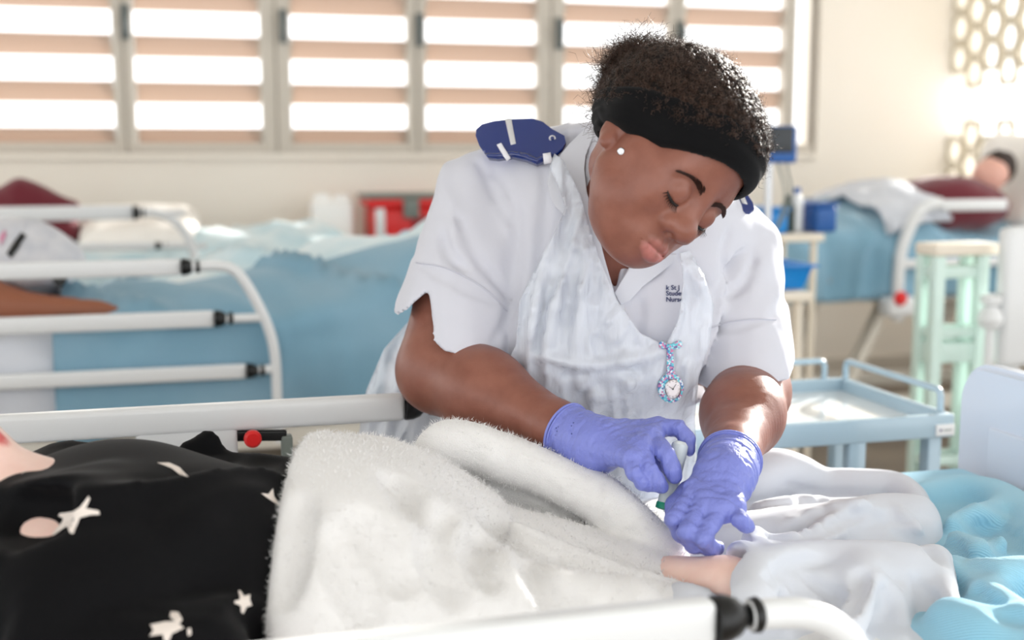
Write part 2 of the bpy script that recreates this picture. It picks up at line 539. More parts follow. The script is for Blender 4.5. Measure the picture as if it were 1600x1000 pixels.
panels = [(-500, -285), (-255, -32), (-40 - 30 + 0, 182), (215, 412), (458, 640), (668, 842), (883, 1045), (1070, 1225), (1242, 1272)]
panels = [(px(-520) - 0.0, px(-330)), (px(-300), px(-102)), (px(-62), px(182))] + [(px(a), px(c)) for a, c in panels[3:]]
blade_w = {}
for i, (x0, x1) in enumerate(panels):
    w = empty('window_%d' % (i + 1), (x0, WALL_Y + 0.06, SILL)); w['kind'] = 'structure'
    nxt = panels[i + 1][0] if i + 1 < len(panels) else WIN_R
    prv = panels[i - 1][1] if i else x0 - 0.08
    l0 = (prv + x0) / 2; r1 = (x1 + nxt) / 2
    fr = MB()
    fr.box((l0 + 0.004, WALL_Y + 0.02, SILL), (x0, WALL_Y + 0.10, HEAD), 0.004)
    fr.box((x1, WALL_Y + 0.02, SILL), (r1 - 0.004, WALL_Y + 0.10, HEAD), 0.004)
    fr.box((x0, WALL_Y + 0.02, SILL), (x1, WALL_Y + 0.10, SILL + 0.055), 0.004)
    fr.box((x0, WALL_Y + 0.02, HEAD - 0.05), (x1, WALL_Y + 0.10, HEAD), 0.004)
    fr.build('window_frame', M_ALU, w)
    gp = MB(); gp.box((r1 - 0.012, WALL_Y + 0.03, SILL), (r1 + 0.012, WALL_Y + 0.09, HEAD)); gp.build('shadow_gap_strip', M_GAP, w)  # strip coloured darker to stand for the shadowed gap between frames
    if x1 - x0 > 0.3:
        for k in range(6):
            z = 1.412 + 0.231 * k
            if z > HEAD - 0.06: break
            lb = MB().bar((x0 + 0.002, WALL_Y + 0.06, z), (x1 - 0.002, WALL_Y + 0.06, z), 0.007, 0.132, up=(0, -0.62, 0.78))
            lb.build('louvre_blade', M_LOUVRE, w)
            cl = MB()
            for xx in (x0 + 0.006, x1 - 0.006):
                cl.bar((xx - 0.004, WALL_Y + 0.055, z), (xx + 0.004, WALL_Y + 0.055, z), 0.014, 0.12, up=(0, -0.62, 0.78))
            cl.build('blade_clip', M_ALU, w)
        op = MB(); xo = x0 - 0.035
        op.box((xo - 0.018, WALL_Y - 0.015, 1.90), (xo + 0.018, WALL_Y + 0.03, 2.07), 0.006)
        op.tube([(xo, WALL_Y - 0.02, 1.94), (xo, WALL_Y - 0.055, 1.97), (xo, WALL_Y - 0.06, 2.03)], 0.008)
        op.build('louvre_operator', M_OPER, w)

# pierced block screen closing the far right corner
BW, BH, BT = 0.15, 0.18, 0.03
def breeze_mesh():
    vs = []; fs = []; n = 16
    for x in (0.0, BT):
        for j in range(n):
            t = 2 * math.pi * j / n + math.pi / n
            c, s_ = math.cos(t), math.sin(t); k = 1 / max(abs(c), abs(s_))
            vs.append((x, c * k * (BW / 2 - 0.002), s_ * k * (BH / 2 - 0.002)))
        for j in range(n):
            t = 2 * math.pi * j / n + math.pi / n
            vs.append((x, math.cos(t) * 0.054, math.sin(t) * 0.07))
    for j in range(n):
        k = (j + 1) % n
        fs.append((j, k, n + k, n + j)); fs.append((2 * n + j, 3 * n + j, 3 * n + k, 2 * n + k))
        fs.append((n + j, n + k, 3 * n + k, 3 * n + j)); fs.append((j, 2 * n + j, 2 * n + k, k))
    return vs, fs
Y_SCR = 5.3
scr = MB()
scr.box((XR, Y_SCR - 0.14, 0), (XR + BT, WALL_Y, 0.9)).box((XR, Y_SCR - 0.14, 0.9), (XR + BT, Y_SCR, 3.0))
scr.box((XR, -1.0, 0.0), (XR + BT, Y_SCR - 0.14, 0.9))
for yp in (4.19, 2.2, 0.2): scr.box((XR, yp, 0.9), (XR + 0.1, yp + 0.22, 3.0))      # unseen piers; the far one is added to shade the white sheet
wr = scr.build('wall_right', M_WALL); struct(wr)
vs, fs = breeze_mesh(); bme = None
for c in range(8):
    for r in range(12):
        y = WALL_Y - BW * (c + 0.5); z = 0.9 + BH * (r + 0.5) + (BH / 2 if c % 2 else 0)
        if abs(z - 1.62) < 0.10: continue
        if bme is None:
            o = mesh_obj('breeze_block', vs, fs, M_SCREENBLOCK, None, smooth=False); bme = o.data
            bm = bmesh.new(); bm.from_mesh(bme); bmesh.ops.recalc_face_normals(bm, faces=bm.faces[:]); bm.to_mesh(bme); bm.free()
        else:
            o = bpy.data.objects.new('breeze_block', bme); COL.objects.link(o)
        o.parent = wr; o.location = (XR, y, z)

# ------------------------------------------------------------------ soft coverings: a grid draped along a bed
def drape(name, xs, top, y0, y1, zb0, zb1, m, parent=None, edge=0.05, fold=(0.012, 5.0), crease=None, thick=0.012, seed=1, slump=0.02, ny=46):
    """xs: positions along the bed; top(x) -> crown height; hangs to zb0 on the near side, zb1 on the far side"""
    V_ = []; W_ = len(xs)
    sides = np.linspace(0, 1, ny)
    for x in xs:
        zt, bulge = top(x); a = zb0(x) if callable(zb0) else zb0; c = zb1(x) if callable(zb1) else zb1
        prof = [(y0 - 0.015, a), (y0 - 0.02, a + (zt - bulge - a) * 0.5), (y0 - 0.01, zt - bulge - 0.03), (y0 + 0.05, zt - bulge * 0.62), ((y0 * 2 + y1) / 3, zt - bulge * 0.08),
                ((y0 + y1) / 2, zt), ((y0 + 2 * y1) / 3, zt - bulge * 0.08), (y1 - 0.05, zt - bulge * 0.62), (y1 + 0.01, zt - bulge - 0.03), (y1 + 0.02, (zt - bulge + c) * 0.5), (y1 + 0.015, c)]
        q = bez([(0, p[0], p[1]) for p in prof], ny)
        for k in range(ny): V_.append((x, q[k][1], q[k][2]))
    V_ = np.array(V_)
    g = fbm(np.stack([V_[:, 0] * fold[1], V_[:, 1] * fold[1] * 0.9 + V_[:, 0] * 2.0, V_[:, 2] * fold[1] * 0.5], -1), 3, seed)
    rid = 1 - np.abs(fbm(np.stack([V_[:, 0] * fold[1] * 0.9 + V_[:, 1] * 2.4, V_[:, 1] * fold[1] * 0.35, V_[:, 2] * fold[1] * 0.4], -1), 2, seed + 9)) * 2.2
    d = fold[0] * (g * 0.8 + np.clip(rid, 0, 1) ** 2 * 0.9)
    hang = np.clip((V_[:, 1] - y0) / 0.06, 0, 1)
    V_[:, 2] += d * (0.35 + 0.65 * hang); V_[:, 1] -= d * (1 - hang) * 1.2
    if crease is not None: V_ = crease(V_)
    n = len(xs); F_ = np.array([(i * ny + k, (i + 1) * ny + k, (i + 1) * ny + k + 1, i * ny + k + 1) for i in range(n - 1) for k in range(ny - 1)])
    o = mesh_obj(name, V_, F_, m, parent)
    md = o.modifiers.new('thickness', 'SOLIDIFY'); md.thickness = thick; md.offset = -1
    return o
def lerpf(tab):
    tx = [t[0] for t in tab]; tz = [t[1] for t in tab]; tb = [t[2] for t in tab]
    xx = np.linspace(tx[0], tx[-1], 200)
    z = np.interp(xx, tx, tz); bb = np.interp(xx, tx, tb)
    ker = np.ones(9) / 9; zp = np.convolve(np.pad(z, 4, 'edge'), ker, 'valid'); bp = np.convolve(np.pad(bb, 4, 'edge'), ker, 'valid')
    return lambda x: (float(np.interp(x, xx, zp)), float(np.interp(x, xx, bp)))

# ------------------------------------------------------------------ bed hardware
def end_cap(p, d, r=0.021, parent=None):
    """black moulded end of a side-rail bar"""
    return MB().lathe(p, d, [(r, 0), (r * 1.02, 0.004), (r * 1.0, 0.012), (r * 0.82, 0.022), (r * 0.5, 0.029), (r * 0.42, 0.033), (r * 0.72, 0.036), (r * 0.78, 0.042), (r * 0.6, 0.046), (r * 0.2, 0.047)], 20).build('end_cap', M_BLACK, parent)
def rail_bar(a, b, h, parent, w=0.024, name='rail_bar', cap=True):
    o = MB().bar(a, b, w, h, bev=min(w, h) * 0.32).build(name, M_WHITE, parent)
    if cap:
        c = end_cap(np.asarray(b, float), nrm(np.asarray(b, float) - a), h * 0.5, o if False else parent)
    return o
def bed_base(root, x0, x1, y0, y1, zt, m=None, castors=True):
    """mattress deck, lift arms, underframe and castors"""
    m = m or M_BED
    MB().box((x0 + 0.04, y0 + 0.03, zt - 0.17), (x1 - 0.04, y1 - 0.03, zt), 0.035).build('mattress', M_MATT, root)
    fr = MB()
    for y in (y0 + 0.06, y1 - 0.06): fr.box((x0 + 0.02, y - 0.025, zt - 0.235), (x1 - 0.02, y + 0.025, zt - 0.18), 0.006)
    for x in np.linspace(x0 + 0.05, x1 - 0.05, 5): fr.box((x - 0.02, y0 + 0.06, zt - 0.225), (x + 0.02, y1 - 0.06, zt - 0.18), 0.004)
    fr.build('deck_frame', m, root)
    un = MB()
    for y in (y0 + 0.14, y1 - 0.14): un.box((x0 + 0.2, y - 0.03, 0.17), (x1 - 0.2, y + 0.03, 0.24), 0.008)
    for x in (x0 + 0.22, x1 - 0.22): un.box((x - 0.03, y0 + 0.05, 0.17), (x + 0.03, y1 - 0.05, 0.24), 0.008)
    un.build('underframe', m, root)
    for x, s in ((x0 + 0.5, 1), (x1 - 0.75, 1)):
        for y in (y0 + 0.14, y1 - 0.14):
            MB().bar((x, y, 0.22), (x + 0.24 * s, y, zt - 0.2), 0.04, 0.07, up=(0, 1, 0), bev=0.006).build('lift_arm', m, root)
    if castors:
        for x in (x0 + 0.22, x1 - 0.22):
            for y in (y0 + 0.07, y1 - 0.07):
                c = MB(); c.lathe((x, y - 0.014, 0.06), (0, 1, 0), [(0.05, 0), (0.06, 0.004), (0.06, 0.024), (0.05, 0.028)], 18)
                c.build('castor_wheel', M_GREY, root)
                f = MB(); f.box((x - 0.02, y - 0.024, 0.06), (x + 0.02, y - 0.016, 0.17)).box((x - 0.02, y + 0.016, 0.06), (x + 0.02, y + 0.024, 0.17)).box((x - 0.022, y - 0.024, 0.12), (x + 0.022, y + 0.024, 0.17))
                f.build('castor_fork', M_STEEL, root)
def board(root, name, x, y0, y1, z0, z1, m, t=0.035):
    """rounded end board with an inset panel"""
    r = 0.07; pts = []
    for cy, cz, a0 in ((y1 - r, z1 - r, 0), (y0 + r, z1 - r, 90), (y0 + 0.02, z0 + 0.02, 180), (y1 - 0.02, z0 + 0.02, 270)):
        rr = r if cz > (z0 + z1) / 2 else 0.02
        for j in range(9):
            t_ = math.radians(a0 + j * 90 / 8); pts.append((cy + rr * math.cos(t_), cz + rr * math.sin(t_)))
    bm = bmesh.new(); vv = [bm.verts.new((x, p[0], p[1])) for p in pts]; f = bm.faces.new(vv)
    ex = bmesh.ops.extrude_face_region(bm, geom=[f]); 
    for q in ex['geom']:
        if isinstance(q, bmesh.types.BMVert): q.co.x += t
    bmesh.ops.recalc_face_normals(bm, faces=bm.faces[:])
    bmesh.ops.bevel(bm, geom=[e for e in bm.edges if abs(e.verts[0].co.x - e.verts[1].co.x) < 1e-6], offset=0.009, segments=3, affect='EDGES')
    B = MB(); B.bm(bm); o = B.build(name, m, root)
    pb = MB()
    pb.box((x - 0.005, y0 + 0.09, z0 + 0.12), (x + t + 0.005, y1 - 0.09, z1 - 0.10), 0.004)
    pb.build('inset_panel', m, o)
    return o

# ================================================================== second bed (behind, on the left)
B2 = empty('hospital_bed', (-0.2, 3.55, 0), 'white-railed bed with blue bedding behind the nurse on the left', 'bed')
Y2 = 3.12
r2 = []
def zy(u, v, y): return WY(u, v, y)
bed_base(B2, -1.75, 1.35, Y2 + 0.05, 4.02, 0.80)
for (ul, vl, ur, vr, h) in ((-150, 426, 283, 419, 0.042), (-150, 514, 335, 499, 0.042), (-150, 605, 385, 579, 0.038)):
    a = zy(ul, vl, Y2); c = zy(ur, vr, Y2); a[2] = c[2] = (a[2] + c[2]) / 2
    a[0] = -1.6
    rail_bar(a, c, h, B2)
h2 = bez([zy(u, v, Y2) for u, v in ((300, 417), (335, 415), (362, 420), (382, 440), (405, 480), (422, 520), (430, 560), (433, 620), (437, 690))], 40)
MB().tube(h2, 0.0135, 12).build('rail_hoop', M_WHITE, B2)
for (u0, v0, u1) in ((350, 498, 412), (404, 578, 428)):
    MB().tube([zy(u0, v0, Y2), zy(u1, v0 - 2, Y2)], 0.0115, 10).build('rail_stub', M_WHITE, B2)
MB().box((-1.82, Y2 + 0.02, 0.45), (-1.77, 4.05, 1.2), 0.02).build('headboard', M_CREAMPL, B2)
board(B2, 'footboard', 1.37, Y2 + 0.02, 4.05, 0.45, 1.02, M_CREAMPL)

def bed2_folds(V_):
    # long drag folds running up towards the raised feet
    n_ = noise3(V_ * V(2.5, 2.5, 2.5), 3)
    for kx, kz, ph, amp in ((6.0, -15.0, 0.4, 0.030), (9.0, -9.0, 2.1, 0.018)):
        r = np.clip(np.sin(V_[:, 0] * kx + V_[:, 2] * kz + ph + 1.6 * n_), 0, 1) ** 3
        V_[:, 1] -= amp * r; V_[:, 2] += amp * 0.35 * r
    V_[:, 1] = np.maximum(V_[:, 1], 3.12 + 0.032)          # stays inside the side rails
    return V_
top2 = lerpf([(-1.75, 0.93, 0.06), (-0.6, 0.95, 0.06), (-0.2, 0.965, 0.08), (0.05, 0.985, 0.10), (0.3, 1.0, 0.12), (0.5, 1.04, 0.16), (0.66, 1.08, 0.18), (0.8, 1.08, 0.18), (1.3, 0.97, 0.12)])
o = drape('blanket', np.linspace(-0.30, 1.3, 130), top2, Y2 + 0.075, 4.03, lambda x: 0.64 + 0.05 * math.sin(x * 3), 0.66, M_BLUE, fold=(0.06, 3.2), seed=4, crease=bed2_folds)
tag(o, 'blue blanket humped over the raised legs of the left background bed', 'blanket')
# white sheet turned down, seen between the rails
top2b = lerpf([(-1.75, 0.92, 0.05), (-0.5, 0.93, 0.05), (-0.1, 0.95, 0.07)])
o = drape('turned_sheet', np.linspace(-1.7, -0.285, 70), top2b, Y2 + 0.065, 4.0, 0.68, 0.7, M_SHEET, fold=(0.03, 5.5), seed=8)
tag(o, 'white sheet turned down at the pillow end of the left background bed', 'sheet')
# crumpled pale sheet ridge over the blanket edge
o = drape('crumpled_sheet', np.linspace(-0.12, 1.1, 90), lambda x: (top2(x)[0] + 0.012, top2(x)[1]), 3.40, 3.95, lambda x: top2(x)[0] - top2(x)[1] * 0.8, lambda x: top2(x)[0] - 0.2, M_PALEBLUE, fold=(0.06, 3.2), seed=4)
tag(o, 'pale rumpled top sheet lying along the blue blanket of the left background bed', 'sheet')

# ================================================================== third bed (against the windows, left)
B3 = empty('hospital_bed', (-0.4, 5.6, 0), 'sunlit bed with pale bedding against the window wall', 'bed')
Y3 = 5.12
bed_base(B3, -1.45, 0.92, Y3 + 0.05, 6.05, 0.84)
for (vl, ur, vr, h) in ((334, 208, 332, 0.058), (388, 243, 384, 0.03)):
    c = zy(ur, vr, Y3); a = c.copy(); a[0] = -1.4
    rail_bar(a, c, h, B3)
    MB().tube([c, c + V(0.20, 0, -0.005)], 0.012, 10).build('rail_stub', M_WHITE, B3)
h3 = bez([zy(u, v, Y3) for u, v in ((212, 331), (245, 333), (272, 345), (292, 368), (303, 395), (306, 430), (307, 480))], 30)
MB().tube(h3, 0.018, 12).build('rail_hoop', M_WHITE, B3)
MB().box((-1.52, Y3, 0.45), (-1.47, 6.08, 1.2), 0.02).build('headboard', M_CREAMPL, B3)
top3 = lerpf([(-1.4, 0.95, 0.06), (-0.1, 0.98, 0.07), (0.1, 0.98, 0.09), (0.3, 0.985, 0.10), (0.5, 1.02, 0.13), (0.64, 1.0, 0.13), (0.76, 0.95, 0.11), (0.9, 0.90, 0.1)])
o = drape('bed_sheet', np.linspace(-1.35, 0.9, 130), top3, Y3 + 0.075, 6.04, 0.62, 0.66, M_PALEBLUE, fold=(0.045, 5.0), seed=21)
tag(o, 'pale blue-white sheet gathered over the foot of the sunlit window-side bed', 'sheet')
# pillow propped behind the upper rail
fld = Field.box((-0.7, 5.2, 0.8), (0.4, 5.95, 1.3), 0.02)
fld.add(p_box((-0.14, 5.55, 0.985), (0.25, 0.24, 0.085), frame((0, 1, 0.25), (0, -0.25, 1)), 0.08))
fld.displace(lambda P: 0.012 * fbm(P * 7, 3, 3), 0.05)
v, f = fld.mesh(); o = mesh_obj('pillow', relax(v, f, 2), f, mat('white pillowcase', srgb(246, 242, 236), 0.9), None)
tag(o, 'white pillow lying behind the rails of the window-side bed', 'pillow')
# maroon blanket bundled at the head
fld = Field.box((-1.35, 5.2, 0.85), (-0.2, 6.1, 1.42), 0.016)
for a, c, ra, rb in ((WY(-30, 335, 5.6), WY(60, 326, 5.6), 0.11, 0.09), (WY(30, 312, 5.55), WY(112, 326, 5.55), 0.085, 0.035), (WY(-130, 350, 5.6), WY(0, 335, 5.6), 0.10, 0.10), (WY(0, 372, 5.5), WY(98, 365, 5.5), 0.085, 0.07)):
    fld.add(p_cone(a, c, ra, rb), 0.05)
fld.displace(lambda P: 0.022 * fbm(P * V(9, 5, 5), 3, 5), 0.06)
v, f = fld.mesh(); o = mesh_obj('bundled_blanket', relax(v, f, 2), f, M_MAROON, None)
tag(o, 'maroon blanket bundled up at the head of the window-side bed', 'blanket')

# bedside locker, canister and red box beyond the bed foot
LK = empty('bedside_locker', (1.1, 6.22, 0), 'beige bedside locker under the window carrying the red box', 'locker')
MB().box((0.60, 6.08, 0.08), (1.62, 6.46, 0.86), 0.012).build('body', M_CREAMPL, LK)
MB().box((0.58, 6.06, 0.86), (1.64, 6.47, 0.885), 0.008).build('top_board', M_CREAMPL, LK)
for x in (0.62, 1.12):
    d = MB().box((x, 6.068, 0.12), (x + 0.48, 6.082, 0.83), 0.004).build('door', M_CREAMPL, LK)
    MB().tube([(x + 0.42, 6.065, 0.5), (x + 0.42, 6.045, 0.52), (x + 0.42, 6.045, 0.6), (x + 0.42, 6.065, 0.62)], 0.006).build('handle', M_STEEL, d)
for x in (0.66, 1.56):
    for y in (6.12, 6.42): MB().lathe((x, y, 0), (0, 0, 1), [(0.018, 0), (0.018, 0.085)], 10).build('foot', M_GREY, LK)
c0 = WY(485, 303, 6.2); c1 = WY(550, 303, 6.2)
CN = empty('white_canister', ((c0[0] + c1[0]) / 2, 6.22, 0.886), 'white plastic water canister standing left of the red box', 'canister')
MB().box((c0[0], 6.14, 0.886), (c1[0], 6.30, c0[2] - 0.03), 0.03).build('body', mat('white polythene', srgb(248, 248, 246), 0.4), CN)
for t, h in ((0.27, 0.0), (0.75, -0.008)):
    xx = c0[0] + (c1[0] - c0[0]) * t
    MB().lathe((xx, 6.22, c0[2] - 0.035), (0, 0, 1), [(0.045, 0), (0.045, 0.02 + h), (0.038, 0.034 + h), (0.02, 0.038 + h)], 16).build('screw_cap', MATS['white polythene'], CN)
c0 = WY(567, 309, 6.2); c1 = WY(690, 309, 6.2)
RB = empty('red_cooler_box', ((c0[0] + c1[0]) / 2, 6.22, 0.886), 'red plastic cooler box with grey latch below the window', 'box')
MB().box((c0[0] + 0.03, 6.10, 0.886), (c1[0], 6.38, c0[2] - 0.05), 0.025).build('body', M_RED, RB)
ld = MB().box((c0[0] + 0.01, 6.09, c0[2] - 0.05), (c1[0] + 0.02, 6.39, c0[2]), 0.015).build('lid', M_RED, RB)
MB().box((c0[0] + 0.0, 6.085, c0[2] - 0.004), (c1[0] + 0.03, 6.395, c0[2] + 0.02), 0.006).build('lid_rim', M_GREY, ld)
xl = WY(637, 309, 6.2)[0]
MB().box((xl - 0.045, 6.065, c0[2] - 0.10), (xl + 0.035, 6.095, c0[2] - 0.005), 0.008).build('latch', M_GREY, RB)
MB().box((c0[0] + 0.045, 6.085, 0.89), (c0[0] + 0.095, 6.11, c0[2] - 0.05), 0.008).build('side_strip', M_WHITE, RB)
MB().box((xl + 0.0, 6.09, 0.89), (xl + 0.10, 6.105, c0[2] - 0.09), 0.006).build('front_recess', mat('dark red plastic', srgb(150, 14, 22), 0.4), RB)

# ================================================================== our bed
RZ = 0.975
YN, YF = 0.9236, 1.757
B1 = empty('hospital_bed', (0.1, 1.34, 0), 'white-railed bed in the foreground on which the patient lies', 'bed')
bed_base(B1, -0.95, 1.27, YN + 0.04, YF - 0.05, 0.77, castors=True)
fa = WY(632, 635, YF); fa[2] = WY(632, 635, YF)[2]
rail_bar(V(-1.25, YF, fa[2]), fa, 0.041, B1, w=0.026)
na = WY(1114, 968, YN)
rail_bar(V(-0.75, YN, na[2]), na, 0.041, B1, w=0.026)
tb = bez([WY(u, v, YN) for u, v in ((1170, 962), (1215, 958), (1262, 960), (1305, 978), (1335, 1010), (1352, 1060), (1356, 1140), (1358, 1260))], 40)
MB().tube(tb, 0.0135, 16).build('rail_hoop', M_WHITE, B1)
for y, sgn in ((YF, 1), (YN, -1)):
    for x in (-0.7, -0.25):
        MB().tube([(x, y, RZ - 0.02), (x - 0.05, y - 0.01 * sgn, 0.72), (x - 0.05, y - 0.05 * sgn, 0.62)], 0.012, 10).build('rail_post', M_WHITE, B1)
MB().tube([(tb[-1][0], YN, tb[-1][2]), (tb[-1][0], YN + 0.06, 0.6)], 0.0135, 12).build('rail_post', M_WHITE, B1)
M_FOOT = mat('ice blue end board', srgb(214, 224, 238), 0.3, coat=0.3)
FX = float(WY(1502, 640, YF + 0.02)[0])
fz = float(WY(1530, 574, YF - 0.05)[2])
board(B1, 'footboard', FX, YN - 0.02, YF + 0.03, 0.5, fz, M_FOOT, t=0.04)
MB().box((-1.0, YN - 0.0, 0.5), (-0.96, YF, 1.1), 0.02).build('headboard', M_FOOT, B1)
# red release knob and lever under the far rail
kp = WY(395, 686, YF - 0.03)
kn = MB().lathe(kp + V(0, 0.01, 0), (0, -1, 0), [(0.010, 0), (0.0125, 0.004), (0.0125, 0.012), (0.009, 0.016)], 18).build('release_knob', M_RED, B1)
MB().bar(kp + V(-0.11, 0.03, 0.004), kp + V(0.05, 0.03, -0.004), 0.012, 0.016, bev=0.003).build('release_lever', M_BLACK, B1)
MB().box(kp + V(-0.16, 0.02, -0.05), kp + V(-0.02, 0.06, 0.02), 0.006).build('release_housing', M_WHITE, B1)
MB().bar(kp + V(0.05, 0.03, -0.004), kp + V(0.05, 0.035, -0.16), 0.016, 0.02, up=(0, 1, 0), bev=0.003).build('drop_link', M_GREY, B1)

# ================================================================== instrument trolley
TY0, TZ = 1.96, 0.853
TX1 = float(WY(1492, 660, TY0)[0]); TX0 = float(WY(1068, 700, TY0)[0]); TY1 = TY0 + 0.40
TR = empty('instrument_trolley', ((TX0 + TX1) / 2, (TY0 + TY1) / 2, 0), 'pale teal metal instrument trolley with guard rails beside the nurse', 'trolley')
tr = MB()
tr.box((TX0, TY0, TZ - 0.045), (TX1, TY0 + 0.018, TZ), 0.004).box((TX0, TY1 - 0.018, TZ - 0.045), (TX1, TY1, TZ), 0.004)
tr.box((TX0, TY0 + 0.018, TZ - 0.045), (TX0 + 0.018, TY1 - 0.018, TZ), 0.004).box((TX1 - 0.018, TY0 + 0.018, TZ - 0.045), (TX1, TY1 - 0.018, TZ), 0.004)
tr.build('tray_rim', M_TEAL, TR)
MB().box((TX0 + 0.018, TY0 + 0.018, TZ - 0.034), (TX1 - 0.018, TY1 - 0.018, TZ - 0.026)).build('tray_plate', mat('polished white tray', srgb(236, 240, 240), 0.12, coat=0.5), TR)
def guard(a, c):
    a = np.asarray(a, float); c = np.asarray(c, float); h = V(0, 0, 0.052); d = nrm(c - a) * 0.014
    p = [a, a + h * 0.75, a + h * 0.94 + d * 0.3, a + h + d, c + h - d, c + h * 0.94 - d * 0.3, c + h * 0.75, c]
    MB().tube(p, 0.0068, 12).build('guard_rail', M_TEAL, TR)
z_ = TZ - 0.012
guard((TX1 - 0.009, TY0 + 0.035, z_), (TX1 - 0.009, TY1 - 0.02, z_))
guard((TX0 + 0.009, TY0 + 0.035, z_), (TX0 + 0.009, TY1 - 0.02, z_))
guard((TX0 + 0.03, TY1 - 0.009, z_), (TX1 - 0.055, TY1 - 0.009, z_))
for x in (TX0 + 0.03, TX1 - 0.03):
    for y in (TY0 + 0.03, TY1 - 0.03):
        MB().box((x - 0.015, y - 0.015, 0.1), (x + 0.015, y + 0.015, TZ - 0.04), 0.004).build('leg', M_TEAL, TR)
        MB().lathe((x, y - 0.012, 0.04), (0, 1, 0), [(0.034, 0), (0.04, 0.004), (0.04, 0.02), (0.034, 0.024)], 16).build('castor_wheel', M_GREY, TR)
        MB().box((x - 0.012, y - 0.018, 0.03), (x + 0.012, y - 0.013, 0.105)).box((x - 0.012, y + 0.013, 0.03), (x + 0.012, y + 0.018, 0.105)).box((x - 0.012, y - 0.018, 0.085), (x + 0.012, y + 0.018, 0.105)).build('castor_fork', M_STEEL, TR)
xm = float(WY(1333, 720, TY0 + 0.02)[0])
MB().box((xm - 0.018, TY0 + 0.004, 0.3), (xm + 0.018, TY0 + 0.03, TZ - 0.04), 0.004).build('centre_post', M_TEAL, TR)
MB().box((TX0 + 0.02, TY0 + 0.02, 0.29), (TX1 - 0.02, TY1 - 0.02, 0.31), 0.004).build('lower_shelf', M_TEAL, TR)
lb = MB().box((TX1 - 0.042, TY0 - 0.004, TZ - 0.04), (TX1 - 0.002, TY0 + 0.002, TZ - 0.018), 0.001).build('maker_plate', M_WHITE, TR)
MB().lathe((TX1 - 0.033, TY0 - 0.0035, TZ - 0.029), (0, -1, 0), [(0.0025, 0), (0.0025, 0.001)], 10).build('plate_dot', mat('plate ink', srgb(60, 50, 110), 0.5), lb)
MB().bar((TX1 - 0.028, TY0 - 0.0042, TZ - 0.029), (TX1 - 0.008, TY0 - 0.0042, TZ - 0.029), 0.0008, 0.002).build('plate_print', M_GREY, lb)

# ================================================================== right-hand background
Y4 = 4.6
B4 = empty('hospital_bed', (3.3, 5.0, 0), 'bed by the pierced block screen with a patient in maroon', 'bed')
bed_base(B4, 2.35, 4.4, Y4 + 0.05, 5.5, 0.92)
h4 = bez([zy(u, v, Y4) for u, v in ((1470, 317), (1448, 322), (1432, 338), (1418, 365), (1408, 395), (1404, 430), (1402, 475), (1402, 500))], 36)
MB().tube(h4, 0.026, 12).build('rail_hoop', M_WHITE, B4)
a = zy(1472, 321, Y4); c = zy(1572, 321, Y4); c[2] = a[2]
MB().bar(a, c, 0.03, 0.05, bev=0.008).build('rail_bar', M_WHITE, B4)
a = zy(1412, 412, Y4); c = zy(1590, 412, Y4); c[2] = a[2]
MB().bar(a, c, 0.03, 0.04, bev=0.008).build('rail_bar', M_WHITE, B4)
MB().box(zy(1380, 480, Y4) + V(0, -0.05, -0.04), zy(1430, 480, Y4) + V(0, 0.05, 0.05), 0.02).build('rail_socket', M_WHITE, B4)
MB().lathe(zy(1406, 466, Y4 - 0.05), (0, -1, 0), [(0.03, 0), (0.032, 0.01), (0.02, 0.02)], 14).build('release_knob', M_RED, B4)
MB().box((4.36, Y4 + 0.02, 0.5), (4.4, 5.52, 1.3), 0.02).build('headboard', M_CREAMPL, B4)
top4 = lerpf([(2.36, 1.0, 0.05), (2.6, 1.05, 0.09), (3.0, 1.10, 0.12), (3.2, 1.12, 0.12), (3.35, 1.0, 0.05), (4.3, 0.98, 0.04)])
o = drape('blanket', np.linspace(2.38, 4.25, 110), top4, Y4 + 0.08, 5.48, 0.70, 0.75, M_BLUE, fold=(0.04, 5.0), seed=31)
tag(o, 'light blue blanket covering the legs of the patient in maroon', 'blanket')
top4b = lerpf([(2.9, 1.10, 0.1), (3.15, 1.19, 0.11), (3.4, 1.17, 0.1)])
o = drape('turned_sheet', np.linspace(2.98, 3.26, 40), top4b, Y4 + 0.06, 5.46, 1.04, 0.95, M_SHEET, fold=(0.04, 6.0), seed=33)
tag(o, 'white sheet bunched at the waist of the patient in maroon', 'sheet')

# ================================================================== the nurse
def cam_dir(x, y, c): return HR * x + UPC * y - FWD * c      # right, up, towards the viewer
HC = W(1034, 243, 1.50)
H_F = nrm(cam_dir(0.414, -0.65, 0.637)); H_L = cam_dir(0.56, -0.37, -0.74); H_L = nrm(H_L - H_F * (H_L @ H_F)); H_U = np.cross(H_F, H_L) * 1.0
if H_U @ HU < 0: H_U = -H_U
HRM = np.array([H_L, H_F, H_U])                 # rows: her left, forward, up
HS = 1.04                                        # head scale
def hp(x, y, z): return HC + HS * (H_L * x + H_F * y + H_U * z)
def he(c, r): return p_ell(hp(*c), np.array(r) * HS, HRM)
def hc(a, b, ra, rb=None): return p_cone(hp(*a), hp(*b), ra * HS, (ra if rb is None else rb) * HS)
def to_head(P): return ((P - HC) @ HRM.T) / HS

